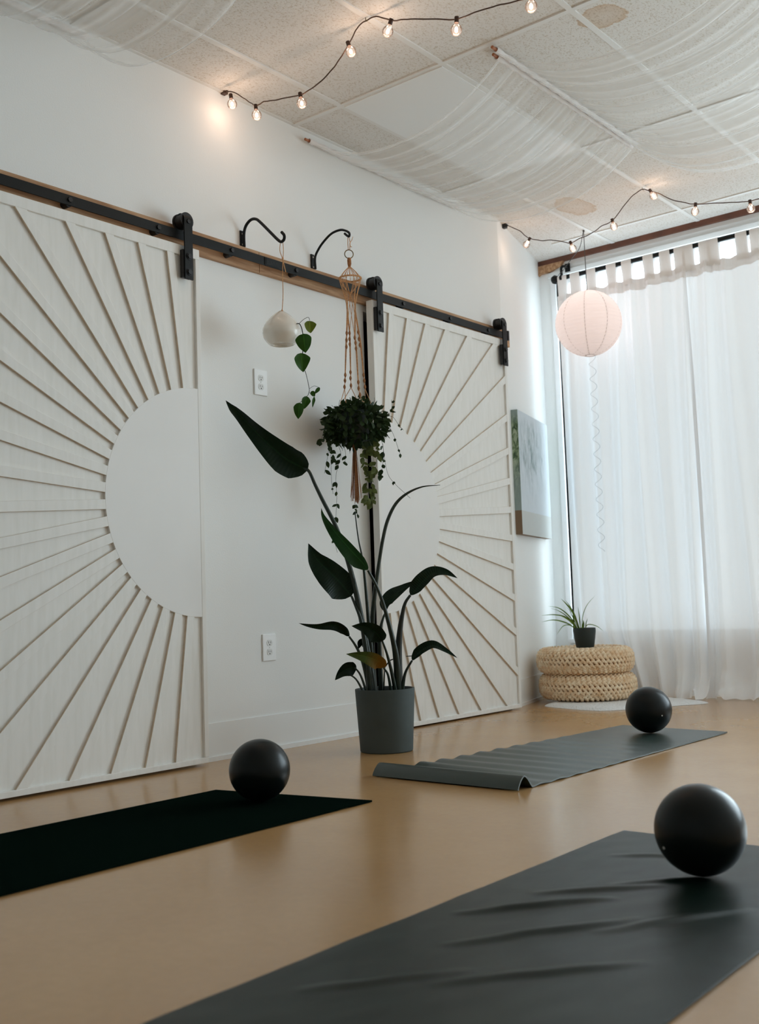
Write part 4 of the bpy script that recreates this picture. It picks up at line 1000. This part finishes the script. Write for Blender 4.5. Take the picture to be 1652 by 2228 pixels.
t.add([A0 + Vector((0, 0, Z0)), A1 + Vector((0, 0, Z0)), A1 + Vector((0, 0, Z1)), A0 + Vector((0, 0, Z1))], [(0, 1, 2, 3)], [(0, 0.5)] * 4)
ws = obj('wrapped_sides', t, canvas_mat(True), pic, smooth=False); ws['label'] = 'green and brown painted side of the canvas'

# ================================================================== CURTAINS
ROD_Y, ROD_Z = 6.165, 2.684
rod = thing('curtain_rod', 'black curtain rod with a ribbed knob end above the window', 'curtain rod', (-0.06, ROD_Y, ROD_Z))
t = MB(); t.cyl((-0.05, ROD_Y, ROD_Z), (4.85, ROD_Y, ROD_Z), 0.0145, 14); obj('pole', t, M['iron'], rod)
t = MB(); t.sphere((-0.085, ROD_Y, ROD_Z), 0.026, 16, 12); t.cyl((-0.066, ROD_Y, ROD_Z), (-0.045, ROD_Y, ROD_Z), 0.014, 12)
for k in range(10):
    a = 2 * math.pi * k / 10; t.tube([Vector((-0.085 + 0.025 * math.sin(b_), ROD_Y + 0.027 * math.cos(b_) * math.cos(a), ROD_Z + 0.027 * math.cos(b_) * math.sin(a))) for b_ in (-1.3, -0.7, 0, 0.7, 1.3)], 0.003, 5)
obj('finial', t, M['iron'], rod)
for x in (-0.035, 2.4, 4.8):
    t = MB(); t.tube([(x, FY - 0.025, 2.782), (x, FY - 0.06, 2.775), (x, ROD_Y + 0.002, 2.755), (x, ROD_Y, 2.70), (x, ROD_Y, ROD_Z)], 0.009, 8, smooth=4); t.box(x - 0.018, x + 0.018, FY - 0.034, FY - 0.0285, 2.745, 2.80); t.cyl((x - 0.008, ROD_Y, ROD_Z), (x + 0.008, ROD_Y, ROD_Z), 0.021, 14); obj('bracket', t, M['iron'], rod)
def curtain(label, x0, x1, nfold, seed, tabs, left_sweep=0.0):
    root = thing('curtain', label, 'curtain', ((x0 + x1) / 2, ROD_Y, 0), 'white sheer curtains over the window')
    ztop = 2.575
    tabx = sorted(tabs)
    def topz(x):      # hem droops between tabs
        g = min(abs(x - q) for q in tabx); return ztop - min(0.02, g * 0.25)
    def fn(u, v):
        z = topz(x0 + (x1 - x0) * u) * v
        x = x0 + (x1 - x0) * u + 0.012 * nz(u * 9 + seed, z * 0.6)
        ph = u * nfold * 2 * math.pi + 1.4 * nz(u * 4 + seed, 0.3 * z, 2) * 2
        amp = 0.010 + 0.020 * (1 - v) ** 0.5 * (1.0 + 0.6 * nz(u * 5, seed))
        y = ROD_Y + amp * math.sin(ph) + 0.008 * math.sin(ph * 2.3 + seed)
        y = ROD_Y + max(-0.030, min(0.06, y - ROD_Y))
        k = max(0.0, 1 - z / 0.42)
        x += left_sweep * (1 - u) ** 2 * k ** 1.3
        k2 = max(0.0, 1 - z / 0.20) * min(1.0, max(0.0, (x - 0.42) / 0.25))
        y -= 0.085 * k2 ** 2 * (0.5 + 0.9 * (0.5 + nz(u * 7 + seed, 3)))
        zz = z + 0.085 * k2 * max(0, nz(u * 13 + seed, z * 14, 5)) + 0.004 
        y -= 0.03 * k2 * nz(u * 11 + seed, z * 16, 8)
        return (x, y, max(0.004, zz))
    t = MB(); t.grid(fn, 260, 90); obj('panel', t, M['curtain'], root, angle=180)
    t = MB()        # opaque double heading under the tabs
    def hd(u, v):
        p = Vector(fn(u, 1 - 0.028 * (1 - v))); return (p.x, p.y - 0.0025, p.z)
    t.grid(hd, 260, 3); obj('heading', t, M['curtain_tab'], root, angle=180)
    for xx in tabs:
        w = 0.036
        t = MB()
        def tb(u, v):
            a = v * 2
            yt = fn((xx + w * (u * 2 - 1) - x0) / (x1 - x0) if x1 > x0 else 0, 1.0)
            X = xx + w * (u * 2 - 1) * (0.92 + 0.08 * abs(a - 1))
            zb_ = topz(X) - 0.03
            if a < 0.75: q = a / 0.75; return (X, (yt[1] - 0.004) * (1 - q) + (ROD_Y - 0.0165) * q, zb_ + (ROD_Z - zb_) * q)
            if a < 1.25: q = (a - 0.75) / 0.5 * math.pi; return (X, ROD_Y - 0.0165 * math.cos(q), ROD_Z + 0.0165 * math.sin(q))
            q = (a - 1.25) / 0.75; return (X, (ROD_Y + 0.0165) * (1 - q) + (yt[1] + 0.004) * q, ROD_Z + (zb_ - ROD_Z) * q)
        t.grid(tb, 3, 32); obj('tab', t, M['curtain_tab'], root, angle=180)
tabs_px = [(1227, 640), (1252, 590), (1287, 580), (1331, 572), (1364, 562), (1411, 548), (1447, 540), (1479, 532), (1497, 527), (1533, 517), (1551, 512), (1613, 497)]
tx = [at(x, y, 'y', ROD_Y).x for x, y in tabs_px]
curtain('white sheer curtain beside the corner, behind the paper lantern', tx[0] - 0.045, tx[8] - 0.016, 6.0, 1.7, tx[:8], left_sweep=0.30)
curtain('white sheer curtain at the right edge of the photo, hem crumpled on the floor', tx[8] - 0.03, 1.78, 6.0, 5.2, tx[8:] + [1.24, 1.36, 1.50, 1.62, 1.75])

# ================================================================== PAPER LANTERN
LC = at(1281, 704, 'y', 5.905); LR = 71.5 * depth_of(LC) / FPX
lan = thing('paper_lantern', 'round white glowing paper lantern hanging on a thin cord before the curtain', 'lantern', LC)
t = MB()
def lf(u, v):
    th = 0.14 + (math.pi - 0.28) * v; ph = 2 * math.pi * u
    r = LR * (1 + 0.004 * math.cos(v * 26 * 2 * math.pi))
    return LC + Vector((r * math.sin(th) * math.cos(ph), r * math.sin(th) * math.sin(ph), r * math.cos(th)))
t.grid(lf, 64, 150, closed_u=True); obj('paper_shade', t, M['paper'], lan, angle=180)
t = MB()
for k in range(9):
    ph = 2 * math.pi * k / 9 + 0.9
    t.tube([LC + Vector((LR * 0.997 * math.sin(a) * math.cos(ph), LR * 0.997 * math.sin(a) * math.sin(ph), LR * 0.997 * math.cos(a))) for a in [0.15 + (math.pi - 0.3) * i / 24 for i in range(25)]], 0.0012, 5)
obj('wire_ribs', t, M['paperrib'], lan)
t = MB(); t.tube([LC + Vector((LR * 0.142 * math.cos(a), LR * 0.142 * math.sin(a), -LR * 0.989)) for a in [2 * math.pi * i / 24 for i in range(25)]], 0.0022, 6, cap=False); obj('bottom_ring', t, M['paperrib'], lan)
t = MB(); t.sphere(LC + Vector((0, 0, -0.01)), 0.030, 16, 10); obj('lamp_bulb', t, emit('lantern_bulb_glow', (1, 0.93, 0.90, 1), 5.0), lan)
t = MB(); hkp = at(1276, 514, 'z', ZC - 0.004); hkp = Vector((LC.x - 0.002, LC.y, ZC - 0.003))
t.tube([hkp, LC + Vector((0, 0, LR)), LC + Vector((0, 0, 0.03))], 0.0023, 6)
t.sphere(hkp - Vector((0, 0, 0.004)), 0.007, 8, 6)
fx = -0.095
t.tube([hkp, at(1262, 538, 'y', 6.0), at(1248, 558, 'y', 6.1), at(1226, 588, 'y', 6.14), (fx, 6.20, 2.655), (fx, 6.225, 2.2), (fx - 0.004, 6.225, 1.5), (fx + 0.004, 6.225, 1.25), (fx, 6.225, 0.7), (fx, 6.225, 0.37)], 0.0022, 6, smooth=6); obj('cord', t, M['cordgrey'], lan)
t = MB(); zt_ = LC.z - LR; zb_ = at(1312, 1200, 'y', 5.905).z; nt_ = 13
t.tube([Vector((LC.x + 0.012, LC.y, 0)) + Vector((0.020 * math.cos(a), 0.020 * math.sin(a), zt_ + (zb_ - zt_) * a / (2 * math.pi * nt_))) for a in [2 * math.pi * nt_ * i / (nt_ * 16) for i in range(nt_ * 16 + 1)]], 0.0013, 5); obj('hanging_spiral', t, mat('silver_spiral', (0.62, 0.65, 0.68, 1), 0.3, metal=0.6), lan)
pt = bpy.data.lights.new('lantern_lamp', 'POINT'); pt.energy = 1.15; pt.color = (1.0, 0.94, 0.93); pt.shadow_soft_size = 0.035
po = bpy.data.objects.new('lantern_lamp', pt); COL.objects.link(po); po.parent = lan; po.location = (0, 0, 0.045)

# ================================================================== STRING LIGHTS
def string_lights(label, cord_pts, sockets, y, first_glow, plug_loc, energy, br, coil=False):
    """sockets: (px, py of the socket top, px, py of the globe centre)"""
    root = thing('string_lights', label, 'string lights', plug_loc)
    P, _ = catmull(cord_pts, 6)
    P = [p + Vector((0, 0.0035 * nz(i * 0.35, y), 0.003 * nz(i * 0.3, y, 4))) for i, p in enumerate(P)]
    t = MB(); t.tube(P, 0.0026, 6); obj('cord', t, M['cord'], root)
    t = MB(); t.box(plug_loc[0] + 0.001, plug_loc[0] + 0.024, plug_loc[1] - 0.011, plug_loc[1] + 0.011, plug_loc[2] - 0.013, plug_loc[2] + 0.013); t.tube([(plug_loc[0] + 0.02, plug_loc[1], plug_loc[2]), (plug_loc[0] + 0.034, plug_loc[1], plug_loc[2])], [0.009, 0.005], 8)
    if coil:
        for k in range(4):
            cx_ = Vector(plug_loc) + Vector((0.048 + 0.004 * k, 0, 0.006))
            t.tube([cx_ + Vector((0.021 * math.cos(a), 0.016 * math.sin(a), 0.004 * math.sin(a + k) + 0.002 * k)) for a in [2 * math.pi * i / 18 for i in range(19)]], 0.0026, 6, cap=False)
    obj('plug', t, M['dark'] if not coil else M['socket'], root)
    for (sx, sy, gx, gy) in sockets:
        A = at(sx, sy, 'y', y); B = at(gx, gy, 'y', y); d = (B - A).normalized()
        t = MB(); t.tube([A + d * -0.002, A + d * 0.020], 0.0085, 10); so = obj('socket', t, M['socket'], root)
        e = A + d * 0.019; c_ = A + d * (0.024 + br)
        t = MB(); ring = []
        for i in range(15):
            a = math.pi * (0.12 + 0.88 * i / 14); ring.append((c_ - d * (br * math.cos(a)), br * math.sin(a)))
        t.tube([e] + [q[0] for q in ring], [0.007] + [max(0.0004, q[1]) for q in ring], 16, cap=False); g = obj('bulb', t, M['bulb'], so, angle=180)
        t = MB(); t.tube([c_ - d * 0.010, c_ - d * 0.004, c_ + d * 0.005, c_ + d * 0.010], [0.002, 0.0062, 0.0062, 0.002], 10, smooth=3); obj('filament', t, M['filament'], so)
        li = bpy.data.lights.new('bulb_glow', 'POINT'); li.energy = energy; li.color = (1.0, 0.66, 0.47); li.shadow_soft_size = 0.012
        lo = bpy.data.objects.new('bulb_glow', li); COL.objects.link(lo); lo.parent = root; lo.location = c_ + d * 0.014 - Vector(plug_loc)
    t = MB(); a0 = first_glow; t.tube([a0 + Vector((0, 0, 0.0)), a0 + Vector((0, 0, -0.012)), a0 + Vector((0.006, 0, -0.017)), a0 + Vector((0.009, 0, -0.010))], 0.0016, 6); obj('cup_hook', t, M['brass'], root)
    return root
Y1 = 3.14
c1 = [at(x, y, 'y', Y1) for x, y in ((493, 200), (507, 200), (530, 213), (548, 226), (557, 231), (575, 221), (598, 218), (625, 212), (655, 206), (682, 190), (710, 166), (735, 135), (760, 95), (778, 60))]
anc1 = Vector((0.862, 3.12, ZC - 0.006))
c1 += [anc1 - Vector((0, 0, 0.012))] + [at(x, y, 'y', Y1) for x, y in ((820, 36), (850, 44), (880, 43), (930, 41), (990, 42), (1040, 25), (1090, 10), (1150, -4), (1210, -30))]
string_lights('string of round bulbs near the camera, starting from a plug high on the left wall', c1, [(502, 206, 504.5, 222), (556, 229, 558, 246), (653, 203, 656, 220), (757, 92, 763, 110), (852, 42, 845, 65), (994, 38, 993, 66), (1156, -14, 1156, 8)], Y1, anc1, at(484, 201, 'x', 0.0), 0.42, 0.0215, coil=True)
Y2 = 5.5
pl2 = at(1105, 497, 'y', 5.47); 
pl2 = Vector((-0.030 + 0.0, 5.47, 2.85)) 
anc2 = Vector((0.862, 5.5, ZC - 0.006))
c2 = [pl2 + Vector((0.034, 0, 0))] + [at(x, y, 'y', Y2) for x, y in ((1130, 502), (1143, 513), (1155, 519), (1180, 524), (1200, 522), (1225, 526), (1243, 529), (1262, 518), (1284, 510), (1310, 492), (1333, 480), (1352, 455), (1375, 428))] + [anc2 - Vector((0, 0, 0.012))] + [at(x, y, 'y', Y2) for x, y in ((1418, 417), (1435, 421), (1460, 434), (1490, 441), (1515, 444), (1560, 442), (1600, 440), (1634, 437), (1660, 431), (1720, 425), (1800, 440))]
string_lights('string of round bulbs near the window, crossing behind the lantern cord', c2, [(1154, 517, 1148, 528), (1241, 526, 1245, 536), (1332, 477, 1335, 488), (1414, 413, 1421, 424), (1514, 442, 1513, 457), (1632, 436, 1634, 450)], Y2, anc2, pl2, 0.34, 0.0215)

# ================================================================== CEILING DRAPES
def drape(label, xa, xb, za, zb, ya, yb, sag_n, sag_f, seed, nf):
    root = thing('ceiling_drape', label, 'fabric drape', ((xa + xb) / 2, (ya + yb) / 2, za), 'white voile draped below the ceiling')
    def fn(u, v):
        sg = sag_n + (sag_f - sag_n) * v
        x = xa + (xb - xa) * u
        q = 1 - abs(2 * u - 1) ** 2.3
        y = ya + (yb - ya) * v + 0.03 * q * nz(v * 3 + seed, 1.0) 
        ph = v * nf * 2 * math.pi + 2.0 * nz(v * 5 + seed, u * 0.8)
        ed = 1.0
        rip = (0.010 * math.sin(ph) + 0.005 * math.sin(ph * 2.7 + seed) + 0.018 * nz(v * 6 + seed, u * 1.2, 4)) * (0.35 + 0.65 * q) * ed
        z = za + (zb - za) * u - sg * q * (1 + 0.12 * nz(v * 4 + seed, 7)) + rip - 0.012
        return (x, y + 0.012 * math.cos(ph) * (0.4 + 0.6 * q), min(ZC - 0.010, z))
    t = MB(); t.grid(fn, 70, 220); obj('cloth', t, M['voile'], root, angle=180)
    for v0, v1 in ((0.0, 0.014), (0.986, 1.0)):
        t = MB(); t.grid(lambda u, v: Vector(fn(u, v0 + (v1 - v0) * v)) - Vector((0, 0, 0.002)), 70, 3); obj('hem', t, M['voile'], root, angle=180)
    for x, z in ((xa, za), (xb, zb)):
        t = MB(); t.cyl((x, ya - 0.03, z), (x, yb - 0.01, z), 0.0065, 10); dw = obj('dowel', t, M['dowel'], root); t = MB(); t.grid(lambda u, v: Vector((x + (0.0115 + 0.0015 * math.sin(u * 90)) * math.cos(v * 2 * math.pi), ya - 0.004 + (yb - ya + 0.004) * u, z + (0.0115 + 0.0015 * math.sin(u * 90)) * math.sin(v * 2 * math.pi))), 120, 10); sl = obj('sleeve', t, M['curtain_tab'], root)
    return root
drape('sheer white cloth swagged below the ceiling at the top left corner of the photo', 0.03, 1.09, 2.815, 2.845, 1.05, 2.44, 0.25, 0.25, 2.1, 11)
drape('sheer white cloth swagged from the left wall across the smooth light panel', 0.025, 1.083, 2.805, 2.842, 3.70, 4.92, 0.165, 0.165, 4.4, 11)
drape('sheer white cloth swagged at the upper right, beside the stained ceiling tile', 1.117, 2.22, 2.838, 2.845, 3.64, 4.90, 0.165, 0.26, 8.3, 11)
